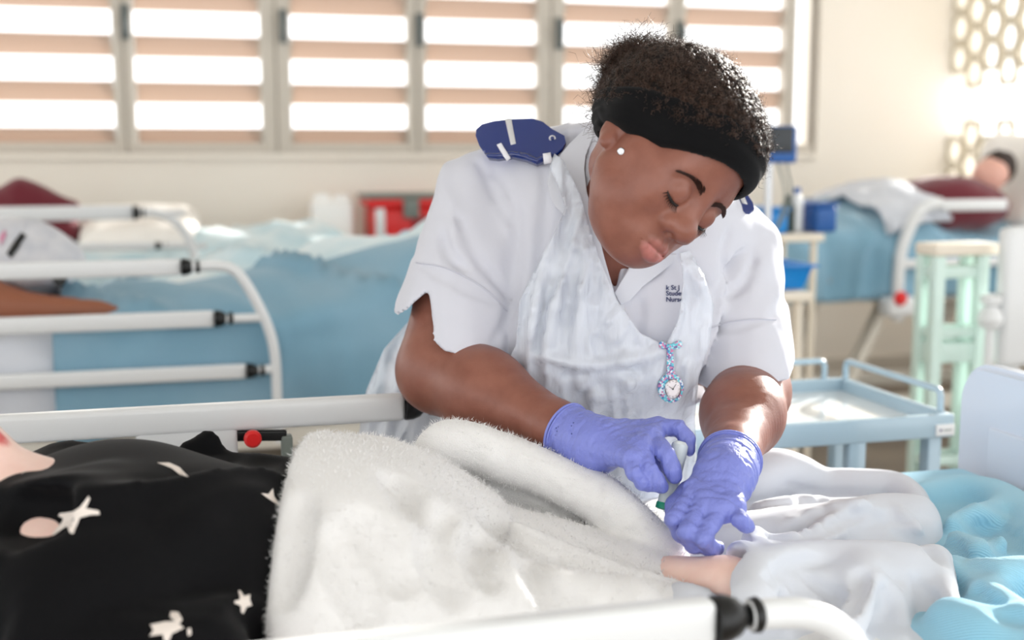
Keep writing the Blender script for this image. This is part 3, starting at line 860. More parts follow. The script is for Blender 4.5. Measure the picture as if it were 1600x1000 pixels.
# joints
SH_R = W(768, 322, 1.86); EL_R = W(688, 578, 1.73); WR_R = W(912, 690, 1.53)
SH_L = W(1130, 396, 1.88); EL_L = W(1170, 612, 1.74); WR_L = W(1136, 735, 1.47)
NECK = W(985, 325, 1.71); CHEST = W(945, 410, 1.86); BELLY = W(850, 600, 2.0); HIP = W(800, 790, 2.12)
BODY_X = nrm(SH_L - SH_R)                         # across the shoulders
BODY_U = nrm(CHEST - HIP); BODY_U = nrm(BODY_U - BODY_X * (BODY_U @ BODY_X)); BODY_F = np.cross(BODY_X, BODY_U)
if BODY_F @ FWD > 0: BODY_F = -BODY_F
BR = np.array([BODY_X, BODY_F, BODY_U])
UPR = frame(-HF, HU)

def torso(f, g=0.0, k=0.09):
    f.add(p_ell(CHEST, (0.215 + g, 0.135 + g, 0.19 + g), BR), k)
    f.add(p_ell(W(910, 352, 1.92), (0.19 + g, 0.10 + g, 0.12 + g), BR), k)
    f.add(p_cone(W(800, 306, 1.87), W(925, 268, 1.82), 0.058 + g, 0.050 + g), k)
    f.add(p_cone(W(1112, 376, 1.88), W(1005, 300, 1.82), 0.060 + g, 0.055 + g), k)
    f.add(p_ell(W(893, 530, 1.79), (0.118 + g, 0.095 + g, 0.105 + g), BR), k)
    f.add(p_ell(W(1025, 530, 1.80), (0.112 + g, 0.095 + g, 0.105 + g), BR), k)
    f.add(p_ell(W(845, 625, 1.99), (0.25 + g, 0.175 + g, 0.20 + g), UPR), k)
    f.add(p_ell(W(800, 770, 2.10), (0.285 + g, 0.20 + g, 0.22 + g), UPR), k)

# ---- body: head, neck, torso and arms in one surface
allp = np.array([SH_R, EL_R, WR_R, SH_L, EL_L, WR_L, HC, HIP, W(620, 600, 1.75), W(1210, 600, 1.75), W(1100, 100, 1.5)])
lo = allp.min(0) - 0.12; hi = allp.max(0) + 0.12; lo[2] = 0.60
fine = [(HC[i] - 0.12, HC[i] + 0.12, 0.0017) for i in range(3)]
BF = Field(*[axis_grid(lo[i], hi[i], 0.007, fine[i]) for i in range(3)])
torso(BF, -0.020)
BF.add(p_cone(NECK, CHEST, 0.060, 0.12), 0.05)
# arms
for S_, E_, Wr, rs in ((SH_R, EL_R, WR_R, (0.066, 0.068, 0.064, 0.056, 0.0335, 0.031)), (SH_L, EL_L, WR_L, (0.052, 0.056, 0.060, 0.053, 0.034, 0.031))):
    mid = (S_ + E_) / 2; m1 = E_ + (Wr - E_) * 0.33; m2 = E_ + (Wr - E_) * 0.84
    BF.add(p_cone(S_, mid, rs[0], rs[1]), 0.05)
    BF.add(p_cone(mid, E_, rs[1], rs[2]), 0.03)
    BF.add(p_cone(E_, m1, rs[2] * 0.97, rs[3]), 0.012)
    BF.add(p_cone(m1, m2, rs[3], rs[4]), 0.03)
    BF.add(p_cone(m2, Wr + (Wr - m2) * 0.4, rs[4], rs[5]), 0.02)
# head
H = Field(*BF.ax) if False else BF
NB = hp(0.010, -0.040, -0.045)
BF.add(p_cone(NB, NECK, 0.042, 0.048), 0.012)
BF.add(p_cone(hp(0.008, 0.005, -0.07), NECK + BODY_F * 0.02, 0.028, 0.038), 0.012)
BF.add(he((0, -0.018, 0.032), (0.076, 0.096, 0.088)), 0.015)
BF.add(he((0, 0.032, -0.018), (0.066, 0.064, 0.078)), 0.03)
for s in (-1, 1):
    BF.add(he((s * 0.040, 0.036, -0.050), (0.033, 0.042, 0.042)), 0.03)
    BF.add(hc((s * 0.050, 0.014, -0.046), (s * 0.025, 0.060, -0.084), 0.020, 0.022), 0.025)
    BF.add(hc((s * 0.058, 0.03, -0.012), (s * 0.040, 0.068, -0.022), 0.018, 0.016), 0.025)      # cheekbones
BF.add(he((0, 0.071, -0.092), (0.024, 0.020, 0.019)), 0.025)                                       # chin
BF.add(he((0, 0.038, -0.094), (0.036, 0.040, 0.020)), 0.03)                                       # under the chin
BF.add(hc((-0.042, 0.068, 0.012), (0.042, 0.068, 0.012), 0.016), 0.02)                            # brow
BF.add(he((0, 0.045, 0.05), (0.060, 0.045, 0.045)), 0.03)                                         # forehead
for s in (-1, 1):
    BF.carve(he((s * 0.033, 0.104, -0.010), (0.021, 0.018, 0.013)), 0.018)                          # eye sockets
BF.add(hc((0, 0.082, 0.006), (0, 0.102, -0.032), 0.0085, 0.0125), 0.018)                           # nose bridge
BF.add(he((0, 0.105, -0.038), (0.0165, 0.0145, 0.0130)), 0.010)                                   # nose tip
for s in (-1, 1):
    BF.add(he((s * 0.0185, 0.094, -0.042), (0.0115, 0.0135, 0.0098)), 0.008)                       # nostril wings
    BF.carve(he((s * 0.0105, 0.103, -0.0520), (0.0062, 0.0080, 0.0060)), 0.003)
BF.add(he((0, 0.077, -0.072), (0.034, 0.021, 0.024)), 0.02)                                       # muzzle
LIP = []
for s in (-1, 1):
    for zs, rs_ in (((-0.0745, -0.0703, -0.0676), (0.0026, 0.0046, 0.0056)), ((-0.0752, -0.0796, -0.0816), (0.0030, 0.0064, 0.0080))):
        pts_ = [(s * 0.0265, 0.0878, zs[0]), (s * 0.0160, 0.0945, zs[1]), (s * 0.0050, 0.0975, zs[2]), (0, 0.0972, zs[2] - 0.0006)]
        rr_ = list(rs_) + [rs_[2] * 0.97]
        LIP += [(pts_[q], pts_[q + 1], rr_[q], rr_[q + 1]) for q in range(3)]
for a, c, ra, rb in LIP: BF.add(hc(a, c, ra, rb), 0.004)
for s in (-1, 1):
    BF.carve(hc((s * 0.0265, 0.0915, -0.0750), (s * 0.0150, 0.1005, -0.0746), 0.0011, 0.0013), 0.0015)
    BF.carve(hc((s * 0.0150, 0.1005, -0.0746), (0, 0.1048, -0.0740), 0.0013, 0.0016), 0.0015)
BF.carve(he((0, 0.1055, -0.058), (0.0032, 0.004, 0.004)), 0.005)                                   # philtrum
# lids: the gaze is lowered, the upper lid covers most of the eye
EYE = {}
for s in (-1, 1):
    ec = hp(s * 0.0320, 0.0785, -0.0120); EYE[s] = ec
    look = nrm(H_F * 0.80 - H_U * 0.62)
    def lid(P, ec=ec, look=look):
        q = P - ec.astype(np.float32); r = np.sqrt((q * q).sum(-1))
        n = np.cross(H_L, look)                        # upward normal to the gaze
        n = n if n @ H_U > 0 else -n
        cut = -(q @ n.astype(np.float32)) + 0.0004       # keep above the gaze plane
        d = np.maximum(r - 0.0180 * HS, cut)
        low = np.maximum(r - 0.0168 * HS, (q @ n.astype(np.float32)) + 0.0060)
        return np.minimum(d, low)
    BF.add((ec - 0.019, ec + 0.019, lid), 0.005)
# her right ear
for s in (-1, 1):
    BF.add(p_ell(hp(s * 0.073, -0.016, -0.012), np.array((0.008, 0.0155, 0.025)) * HS, HRM), 0.006)
    BF.add(he((s * 0.077, -0.006, -0.030), (0.0065, 0.010, 0.011)), 0.006)
    BF.carve(he((s * 0.0865, -0.010, 0.000), (0.007, 0.009, 0.016)), 0.006)
BF.displace(lambda P: 0.0006 * fbm(P * 60, 2, 3), 0.012)
v, f = biggest(*BF.mesh())
hl = to_head(v)
v2 = relax(v, f, 2, 0.45)
w = ((np.abs(hl) < 0.125).all(1))[:, None] * 0.55
v = v2 * (1 - w) + v * w

# skin: warm dark brown; lips and brow tint are pigments of the skin itself
def skin_mat(name, base, deep, lipc):
    m = mat(name, base, 0.40, sub=0.12, bump=(420, 0.18, 0.0010), var=(34.0, deep), spec=0.5)
    nt = m.node_tree; b = nt.nodes['Principled BSDF']; src = b.inputs['Base Color'].links[0].from_socket
    at = nt.nodes.new('ShaderNodeAttribute'); at.attribute_name = 'lip'
    mx = nt.nodes.new('ShaderNodeMix'); mx.data_type = 'RGBA'
    nt.links.new(at.outputs['Fac'], mx.inputs['Factor']); nt.links.new(src, mx.inputs['A']); mx.inputs['B'].default_value = lipc
    nt.links.new(mx.outputs['Result'], b.inputs['Base Color'])
    return m
M_SKIN = skin_mat('dark brown skin', srgb(140, 90, 75), srgb(127, 78, 64), srgb(180, 112, 106))
BASE = W(820, 900, 2.1); BASE[2] = 0.0
nurse = mesh_obj('person', v - BASE, f, M_SKIN, None)
nurse.location = BASE
tag(nurse, 'nurse in white tunic, plastic apron and black headband bending over the patient', 'person')
NP = nurse
lipf = np.full(len(v), 1.0)
for a, c, ra, rb in LIP:
    lipf = np.minimum(lipf, hc(a, c, ra, rb)[2](v.astype(np.float32)))
at = nurse.data.attributes.new('lip', 'FLOAT', 'POINT'); at.data.foreach_set('value', (np.clip(1 - (lipf - 0.0005) / 0.0016, 0, 1) * np.where(to_head(v)[:, 2] < -0.0738, 1.0, 0.6)).astype(np.float32))
bvN = bvh_of(nurse)

# eyes, lashes, brows
M_EYE = mat('eye white', srgb(214, 200, 192), 0.2, coat=0.6); M_IRIS = mat('dark iris', srgb(28, 16, 12), 0.15, coat=0.8)
M_HAIR = mat('black-brown hair', srgb(18, 13, 12), 0.6, spec=0.25, bump=(520, 1.0, 0.004), var=(90, srgb(40, 28, 22)))
M_LASH = mat('black lashes', srgb(18, 12, 11), 0.6)
for s in (-1, 1):
    bm = bmesh.new(); bmesh.ops.create_uvsphere(bm, u_segments=20, v_segments=14, radius=0.0160 * HS)
    for q in bm.verts: q.co = q.co + Vector(EYE[s])
    B = MB(); B.bm(bm); eo = B.build('eyeball', M_EYE, NP)
    look = nrm(H_F * 0.72 - H_U * 0.70)
    MB().lathe(EYE[s] + look * 0.0150 * HS, look, [(0.0066, 0), (0.0052, 0.0014), (0.002, 0.0019)], 16).build('iris', M_IRIS, eo)
    up = np.cross(H_L, nrm(H_F * 0.80 - H_U * 0.62)); up = up if up @ H_U > 0 else -up
    gz = nrm(H_F * 0.80 - H_U * 0.62); arc = []
    for t in np.linspace(-1.05, 1.05, 15):
        arc.append(EYE[s] + 0.0185 * HS * (gz * math.cos(t) + H_L * math.sin(t)) - up * 0.0004)
    ls = MB(); ls.tube(arc, [0.0006 + 0.0011 * math.sin(math.pi * i / 14) for i in range(15)], 6)
    for i in range(1, 14):
        d = nrm(arc[i] - EYE[s]); o_ = H_L * (0.4 * (i - 7) / 7)
        ls.tube([arc[i], arc[i] + (d * 0.0050 - up * 0.0026 + o_ * 0.003), arc[i] + (d * 0.0090 - up * 0.0020 + o_ * 0.006)], [0.0005, 0.0004, 0.00012], 4)
    ls.build('eyelashes', M_LASH, NP)['kind'] = 'stuff'
def brow(s):
    rnd = random.Random(5 + s); B = MB()
    for i in range(260):
        t = rnd.random(); x = 0.0125 + 0.041 * t; z = 0.0060 + 0.0075 * math.sin(t * 2.2) - 0.006 * t * t + rnd.uniform(-1, 1) * 0.0034 * (1 - 0.65 * t)
        o0 = hp(s * x, 0.16, z); hit_, nr, _, _ = bvN.ray_cast(Vector(o0), Vector(-H_F))
        if hit_ is None: continue
        p = np.array(hit_); d = nrm(H_L * s * (0.8 + 0.3 * t) + H_U * (0.6 - 1.1 * t) + H_F * 0.15)
        B.tube([p, p + d * 0.004 + np.array(nr) * 0.0007, p + d * 0.0085 + np.array(nr) * 0.0001], [0.00034, 0.0003, 0.0001], 3, cap=False)
    B.build('eyebrow', mat('brown brow hair', srgb(58, 36, 29), 0.6), NP)['kind'] = 'stuff'
brow(-1); brow(1)

# ---- headband: black jersey stretched round the head, creased over the ear
def band_h(P):
    q = to_head(P)
    y = q[..., 1]
    t = np.clip((y + 0.10) / 0.20, 0, 1)
    low = np.interp(y, [-0.11, -0.02, 0.02, 0.05, 0.078, 0.105], [-0.054, -0.018, -0.006, 0.008, 0.030, 0.056])
    wid = np.interp(y, [-0.11, -0.04, 0.03, 0.11], [0.040, 0.050, 0.062, 0.066])
    return q[..., 2] - low, wid
fl = HC - 0.15; fh = HC + 0.15
def cranium(P, g):
    a = p_ell(hp(0, -0.018, 0.034), np.array((0.0795, 0.100, 0.084)) * HS + g, HRM)[2](P)
    c = p_ell(hp(0, 0.040, 0.045), np.array((0.064, 0.050, 0.052)) * HS + g, HRM)[2](P)
    return smin(a, c, 0.03)
HB = Field.box(fl, fh, 0.0021)
def bandf(P):
    h, w = band_h(P); c = cranium(P, 0.0125) - 0.006 * np.exp(-((to_head(P)[..., 1] + 0.012) / 0.03) ** 2)
    sl = np.maximum(-h, h - w)
    d = np.maximum(c, sl); k = 0.008
    d = np.maximum(c, sl) + np.maximum(k - np.abs(c - sl), 0) ** 2 / (4 * k)
    q = to_head(P)
    ang = np.arctan2(q[..., 0], q[..., 1] + 0.02)
    # creases gather towards the back
    gat = np.clip((-q[..., 1] + 0.035) / 0.07, 0, 1)
    cre = np.sin((h / np.maximum(w, 0.01)) * 22 + 3 * noise3(np.stack([ang * 2.2, h * 30, h * 0], -1), 2))
    return d + gat * 0.0016 * cre + 0.0006 * np.sin(h * 260 + ang * 3)
HB.add((fl, fh, bandf)); HB.carve((fl, fh, lambda P: cranium(P, 0.004)))
v, f = HB.mesh()
M_BAND = mat('black jersey headband', srgb(11, 11, 13), 0.8, sheen=0.05, spec=0.12, bump=(700, 0.25, 0.001))
mesh_obj('headband', relax(v, f, 1, 0.4), f, M_BAND, NP)

# ---- hair: tight curls over the crown, gathered into a puff behind
HA = Field.box(HC - 0.21, HC + 0.21, 0.0032)
HA.add((HC - 0.16, HC + 0.16, lambda P: np.maximum(cranium(P, 0.0135), -(band_h(P)[0] - band_h(P)[1] * 0.55))), 0)
PUFF = W(1002, 124, 1.60)
HA.add(p_ell(PUFF, (0.042, 0.044, 0.040), HRM), 0.012)
HA.add(p_ell(W(984, 165, 1.60), (0.028, 0.030, 0.032), HRM), 0.015)
HA.displace(lambda P: 0.0050 * fbm(P * 110, 3, 11) + 0.002, 0.03)
v, f = HA.mesh()
hair = mesh_obj('hair', v, f, M_HAIR, NP)
# loose curls standing off the surface
M_CURL = mat('sun sheen curl ends', srgb(70, 49, 38), 0.38)  # lighter brown puts the sun's sheen on black hair into the strand colour
bvH = bvh_of(hair); rnd = np.random.RandomState(3)
nrmv = np.zeros((len(v), 3)); hair.data.update()
vn = np.zeros(len(v) * 3, dtype=np.float32); hair.data.vertices.foreach_get('normal', vn); vn = vn.reshape(-1, 3)
def curls(sel, n, length, amp, rad, name, m):
    ids = rnd.choice(sel, n); T = 12; K = 3
    allv = np.zeros((n, T, K, 3)); tt = np.linspace(0, 1, T)
    nn = vn[ids]; ax = rnd.normal(size=(n, 3)); a = np.cross(nn, ax); a /= np.linalg.norm(a, axis=1, keepdims=True); b_ = np.cross(nn, a)
    L = length * (0.5 + rnd.rand(n)); ph = rnd.rand(n) * 6.28; fr = 1.6 + rnd.rand(n) * 2.0; lean = rnd.normal(size=(n, 3)) * 0.55
    for i, t in enumerate(tt):
        c = v[ids] + (nn + lean * t) * (L * t)[:, None] - nn * 0.002
        an = ph + 6.28 * fr * t
        c = c + (a * np.cos(an)[:, None] + b_ * np.sin(an)[:, None]) * amp * min(1, t * 3)
        for j in range(K):
            th = 2 * math.pi * j / K
            allv[:, i, j] = c + (a * math.cos(th) + b_ * math.sin(th)) * rad * (1 - 0.6 * t)
    base = (np.arange(n) * T * K)[:, None]
    fs = []
    for i in range(T - 1):
        for j in range(K):
            fs.append(base + np.array([i * K + j, i * K + (j + 1) % K, (i + 1) * K + (j + 1) % K, (i + 1) * K + j]))
    o = mesh_obj(name, allv.reshape(-1, 3), np.vstack(fs), m, hair); o['kind'] = 'stuff'; return o
dp = np.linalg.norm(v - PUFF, axis=1)
hv = to_head(v)
crown = np.nonzero((dp > 0.05))[0]; puff = np.nonzero((dp < 0.054) | ((np.linalg.norm(v - W(984, 165, 1.60), axis=1) < 0.040)))[0]
curls(crown, 9000, 0.0055, 0.0026, 0.00045, 'curl_strands', M_CURL)
curls(puff, 6500, 0.016, 0.0055, 0.00050, 'curl_strands', M_CURL)

# ---- ear stud
EARP = on_surf(bvN, 971, 237, 0.001)
if EARP is not None:
    es = MB().lathe(EARP, nrm(CAM - EARP), [(0.0042, 0), (0.0044, 0.0012), (0.0036, 0.0024)], 14).build('ear_stud', M_STEEL, NP)
    MB().lathe(EARP + nrm(CAM - EARP) * 0.0022, nrm(CAM - EARP), [(0.0026, 0), (0.002, 0.0012), (0.0008, 0.0016)], 8).build('stone', mat('clear stone', srgb(250, 250, 250), 0.05, coat=1.0), es)

# ================================================================== tunic
M_TUNIC = mat('white poplin tunic', srgb(204, 205, 214), 0.8, sheen=0.15, bump=(500, 0.12, 0.0006))
TF = Field(*[axis_grid(lo[i] - 0.03, hi[i] + 0.03, 0.0046) for i in range(3)])
torso(TF, 0.008, 0.07)
def perp_cut(P, c, n): return ((P - c.astype(np.float32)) @ n.astype(np.float32))
# sleeves: open cones with a turned-up cuff
CUFF = {}
def sleeve(S_, E_, hem, n, r0, r1, notch=None):
    ax = nrm(E_ - S_); n = n if n @ ax > 0 else -n
    end = S_ + (E_ - S_) * 1.35
    L = np.linalg.norm(E_ - S_); 
    def rad(t): return r0 + (r1 - r0) * t
    o_ = p_cone(S_, end, r0, r0 + (r1 - r0) * 1.35)[2]; i_ = p_cone(S_, end, r0 - 0.008, r0 + (r1 - r0) * 1.35 - 0.0085)[2]
    def fn(P):
        d = o_(P); cut = perp_cut(P, hem, n)
        cu = np.maximum(d - 0.0045, np.maximum(cut, -(cut + 0.070)))
        d = np.minimum(np.maximum(d, cut), cu)
        # a soft fold or two run round the sleeve
        d = d - 0.0065 * np.clip(1 - 2.8 * np.abs(fbm(np.stack([cut * 9 + (P @ HR.astype(np.float32)) * 5, (P @ HR.astype(np.float32)) * 7, cut * 5], -1), 2, 4)), 0, 1) * np.clip((-cut - 0.065) / 0.03, 0, 1)
        d = np.maximum(d, -np.maximum(i_(P), -(cut + 0.05)))
        if notch is not None:
            q = P - notch.astype(np.float32); nd = nrm(np.cross(n, nrm(CAM - notch)))
            wedge = np.abs(q @ nd.astype(np.float32)) * 1.9 - (q @ n.astype(np.float32))
            dep = 0.07 - (q @ nrm(CAM - notch).astype(np.float32)) * 0 
            front = -(q @ nrm(CAM - notch).astype(np.float32)) - 0.05
            d = np.maximum(d, -np.maximum(wedge, front))
        return d
    mn = np.minimum(S_, hem) - r0 - 0.08; mx = np.maximum(S_, hem) + r0 + 0.08
    return mn, mx, fn
hemR = W(698, 503, 1.80); hemL = W(1154, 575, 1.78)
NOTCH = W(672, 450, 1.71)
for S_, E_, hm, ra_, rb_ in ((SH_R, EL_R, hemR, 0.088, 0.083), (SH_L, EL_L, hemL, 0.082, 0.067)):
    TF.carve(p_cone(S_ + (E_ - S_) * 0.30, S_ + (E_ - S_) * 1.2, ra_ + 0.0095, rb_ + 0.0095), 0.006)
# widen the tunic's shoulder caps before the sleeves leave them
TF.add(sleeve(SH_R, EL_R, hemR, nrm(np.cross(W(775, 536, 1.78) - W(622, 474, 1.78), HF + HU * 0.12)), 0.088, 0.083, NOTCH), 0.007)
TF.add(sleeve(SH_L, EL_L, hemL, nrm(np.cross(W(1222, 560, 1.78) - W(1086, 590, 1.78), HF + HU * 0.12)), 0.082, 0.067), 0.007)
# skirt of the dress down to the knee
zz = [HIP + V(0, 0, 0.0), V(HIP[0] + 0.01, HIP[1] + 0.04, 0.62)]
TF.add(p_cone(HIP, zz[1], 0.27, 0.27), 0.08)
# neck opening: V running down from the collar
vt = W(962, 458, 1.70)
NA = W(930, 255, 1.62); NBp = W(1010, 300, 1.62)
def vneck(P):
    q = P - vt.astype(np.float32)
    up_ = nrm(W(958, 300, 1.70) - vt).astype(np.float32); sd = nrm(HR - up_ * (HR @ up_)).astype(np.float32)
    h = q @ up_; s_ = q @ sd; toc = (q @ (-FWD).astype(np.float32))
    wid = np.where(h < 0.06, h * 0.30, 0.018 + (h - 0.06) * 0.42)
    return np.maximum(np.abs(s_ + 0.02 * np.clip(h, 0, .2)) - wid, -(toc + 0.055)) * 0.8
TF.carve((vt - 0.25, vt + 0.3, vneck), 0.004)
TF.carve(p_cone(NB, NECK + (NECK - NB) * 0.25, 0.056, 0.062), 0.01)
# cloth relief: drag lines from the bust to the armpits and sideways folds at the waist
armR = W(800, 480, 1.78)
def folds(P):
    q = (P - CHEST.astype(np.float32)) @ BR.T.astype(np.float32)
    a = 0.0035 * fbm(P * V(9, 9, 14), 3, 21)
    b_ = 0.0040 * np.clip(1 - 3 * np.abs(fbm(np.stack([q[..., 0] * 16 + q[..., 2] * 6, q[..., 1] * 3, q[..., 2] * 4], -1), 2, 7)), 0, 1)
    return a - b_
TF.displace(folds, 0.025)
# armhole seams, drag lines and the gap between sleeve and body
for pts, r_, sk in (([(738, 248), (775, 275), (800, 315), (806, 360), (804, 420), (800, 480), (786, 515), (772, 536)], 0.0085, 0.0),
                    ([(748, 256), (770, 300), (786, 330), (804, 352)], 0.006, 0.0), ([(712, 330), (745, 400), (778, 440), (796, 462)], 0.007, 0.002),
                    ([(690, 360), (700, 395), (725, 420)], 0.007, 0.003), ([(845, 250), (852, 300), (846, 380), (838, 430)], 0.006, 0.001),
                    ([(1128, 405), (1133, 425), (1120, 470), (1112, 520), (1090, 572)], 0.008, 0.0), ([(1060, 400), (1085, 425), (1110, 450)], 0.007, 0.002),
                    ([(1140, 360), (1132, 390), (1134, 420)], 0.005, 0.001), ([(985, 440), (1010, 430), (1035, 418)], 0.006, 0.002),
                    ([(1002, 470), (998, 520), (1002, 570)], 0.006, 0.002), ([(1180, 400), (1165, 440), (1135, 465)], 0.006, 0.003)):
    TF.crease(pts, r_, sk - 0.0015, 0.006)
v, f = TF.mesh(); v, f = biggest(v, f)
# keep the dress above knee height
tunic = mesh_obj('tunic', relax(v, f, 4, 0.5), f, M_TUNIC, NP)
bvT = bvh_of(tunic)

# ---- pieces with their own depth: an outline seen in the photograph, placed at a stated distance
def slab(name, poly, Dfun, m, parent, thick=0.004, step=6.0, bevel=0.0):
    poly = np.asarray(poly, float); out = []
    for i in range(len(poly)):
        a, b = poly[i], poly[(i + 1) % len(poly)]; n = max(1, int(np.linalg.norm(b - a) / step))
        for j in range(n): out.append(a + (b - a) * j / n)
    out = np.array(out); inner = fill_points(poly, out, step)
    from mathutils.geometry import delaunay_2d_cdt
    vs, es, fs, *_ = delaunay_2d_cdt([Vector(p) for p in out] + [Vector(p) for p in inner], [], [list(range(len(out)))], 1, 1e-6)
    P = [W(p.x, p.y, Dfun(p.x, p.y)) for p in vs]
    o = mesh_obj(name, P, [list(f) for f in fs], m, parent)
    bm = bmesh.new(); bm.from_mesh(o.data); bm.normal_update()
    if sum(f.normal.dot(Vector(FWD)) * f.calc_area() for f in bm.faces) > 0: bmesh.ops.reverse_faces(bm, faces=bm.faces[:])
    bm.to_mesh(o.data); bm.free()
    md = o.modifiers.new('thickness', 'SOLIDIFY'); md.thickness = thick; md.offset = -1
    if bevel: 
        bd = o.modifiers.new('soft edge', 'BEVEL'); bd.width = bevel; bd.segments = 2; bd.limit_method = 'ANGLE'
    return o

# ---- epaulettes
M_NAVY = mat('glossy royal blue epaulette', srgb(14, 42, 112), 0.12, coat=0.8)
M_SILVER = mat('silver bar', srgb(214, 214, 216), 0.35, metal=0.3)
def epD(u, v): return 1.745 + (((u - 800) / 70) ** 2 * 0.030 if u < 800 else -(u - 800) / 80 * 0.012) + (245 - v) / 60 * 0.045
ep = slab('epaulette', [(743, 212), (744, 202), (753, 194), (772, 189), (800, 186), (832, 185), (848, 190), (862, 201), (882, 212), (884, 222), (878, 232), (868, 240), (846, 244), (838, 248), (822, 240), (800, 237), (775, 240), (757, 240), (749, 228)], epD, M_NAVY, NP, 0.007, 5, 0.002)
slab('epaulette_edge', [(757, 239), (775, 239), (800, 236), (822, 239), (838, 247), (848, 243), (850, 247), (838, 252), (820, 245), (800, 241), (776, 244), (760, 243)], lambda u, v: epD(u, v) - 0.004, M_NAVY, ep, 0.012, 4)
slab('rank_bar', [(789, 186), (799, 185), (806, 224), (798, 226)], lambda u, v: epD(u, v) - 0.0012, M_SILVER, ep, 0.003, 5)
slab('stud_ring', [(863 + 5.5 * math.cos(t), 216 + 5 * math.sin(t)) for t in np.linspace(0, 6.28, 14)[:-1]], lambda u, v: epD(863, 216) - 0.002, M_SILVER, ep, 0.003, 3)
slab('stud', [(863 + 3.2 * math.cos(t), 216 + 3 * math.sin(t)) for t in np.linspace(0, 6.28, 12)[:-1]], lambda u, v: epD(863, 216) - 0.003, M_NAVY, ep, 0.003, 3)
for q in ([(776, 226), (783, 223), (798, 247), (792, 252)], [(848, 240), (860, 238), (863, 254), (850, 257)]):
    slab('loop', q, lambda u, v: epD(u, min(v, 245)) - 0.006, mat('white cotton loop', srgb(232, 232, 238), 0.7), ep, 0.003, 5)
ep2 = slab('epaulette', [(1143, 322), (1150, 306), (1160, 298), (1168, 303), (1177, 316), (1179, 326), (1172, 331), (1158, 329)], lambda u, v: 1.80 + (330 - v) / 60 * 0.05, M_NAVY, NP, 0.007, 4, 0.002)
slab('rank_bar', [(1156, 307), (1162, 304), (1168, 319), (1160, 317)], lambda u, v: 1.798 + (330 - v) / 60 * 0.05, M_SILVER, ep2, 0.002, 4)

# ---- collar, seams, buttons
M_COLLAR = mat('white collar poplin', srgb(206, 208, 216), 0.75, sheen=0.1, bump=(500, 0.12, 0.0005))
colD = lambda v: float(np.interp(v, [186, 240, 300, 345, 400, 460], [1.775, 1.742, 1.706, 1.690, 1.682, 1.676]))
slab('collar', [(868, 252), (878, 238), (890, 224), (912, 203), (929, 191), (927, 212), (915, 241), (913, 264), (917, 300), (929, 340), (945, 405), (960, 457), (947, 441), (930, 402), (908, 352), (880, 335), (867, 322), (859, 305), (855, 286), (859, 267)], lambda u, v: colD(v) - 0.002 + max(0, 880 - u) * 0.0002, M_COLLAR, NP, 0.004, 5, 0.001)
slab('collar_stand', [(966, 188), (950, 186), (934, 191), (926, 206), (916, 241), (914, 266), (918, 300), (925, 297), (931, 271), (947, 241), (931, 211), (944, 199)], lambda u, v: colD(v) + 0.010 + max(0, u - 925) * 0.0005, M_COLLAR, NP, 0.004, 5)
slab('collar', [(960, 458), (976, 432), (993, 404), (1012, 402), (1040, 398), (1058, 397), (1052, 410), (1030, 428), (1004, 448), (984, 470), (970, 476)], lambda u, v: 1.680 + max(0, u - 970) * 0.0003, M_COLLAR, NP, 0.004, 5, 0.001)
patch('button_placket', bvT, [(958, 456), (972, 470), (986, 520), (1000, 580), (985, 582), (966, 525), (954, 480)], M_COLLAR, NP, 0.003, 0.003, 6)
M_STITCH = mat('tone stitching', srgb(194, 195, 205), 0.8)
seam('cuff_seam', bvT, [(651, 411), (690, 417), (735, 437), (770, 462), (792, 486)], 0.0011, M_STITCH, NP)
seam('cuff_seam', bvT, [(1102, 516), (1135, 504), (1175, 499), (1212, 500)], 0.0011, M_STITCH, NP)
for u, v_ in ((968, 478), (978, 522)):
    p, n_ = hit(bvT, u, v_)
    if p is not None:
        MB().lathe(p + n_ * 0.002, n_, [(0.0045, 0), (0.0048, 0.0015), (0.003, 0.0022)], 14).build('button', M_COLLAR, NP)

# ---- printed name on the chest
M_PRINT = mat('navy print', srgb(24, 40, 92), 0.7)
def write(txt, u, v_, h, bv, parent, lift=0.0012, slant=0.0, name='printed_word', m=M_PRINT, sx=1.0):
    cu = bpy.data.curves.new('txt', 'FONT'); cu.body = txt; cu.size = 1.0; cu.resolution_u = 3; cu.offset = 0.02
    to = bpy.data.objects.new('txt', cu); COL.objects.link(to)
    dg = bpy.context.evaluated_depsgraph_get(); me = bpy.data.meshes.new_from_object(to.evaluated_get(dg))
    P = []
    for q in me.vertices:
        x, y = u + q.co.x * h * 1.38 * sx, v_ - q.co.y * h * 1.38 + slant * q.co.x * h
        p = on_surf(bv, x, y, lift); P.append(p if p is not None else W(x, y, 1.7))
    fs_ = [tuple(p.vertices) for p in me.polygons]
    bpy.data.objects.remove(to)
    return mesh_obj(name, P, fs_, m, parent, smooth=False)
for t_, u, v_ in (('k St J', 1040, 453), ('Student', 1040, 462), ('Nurse', 1040, 471.5)):
    write(t_, u, v_, 7.6, bvT, NP)

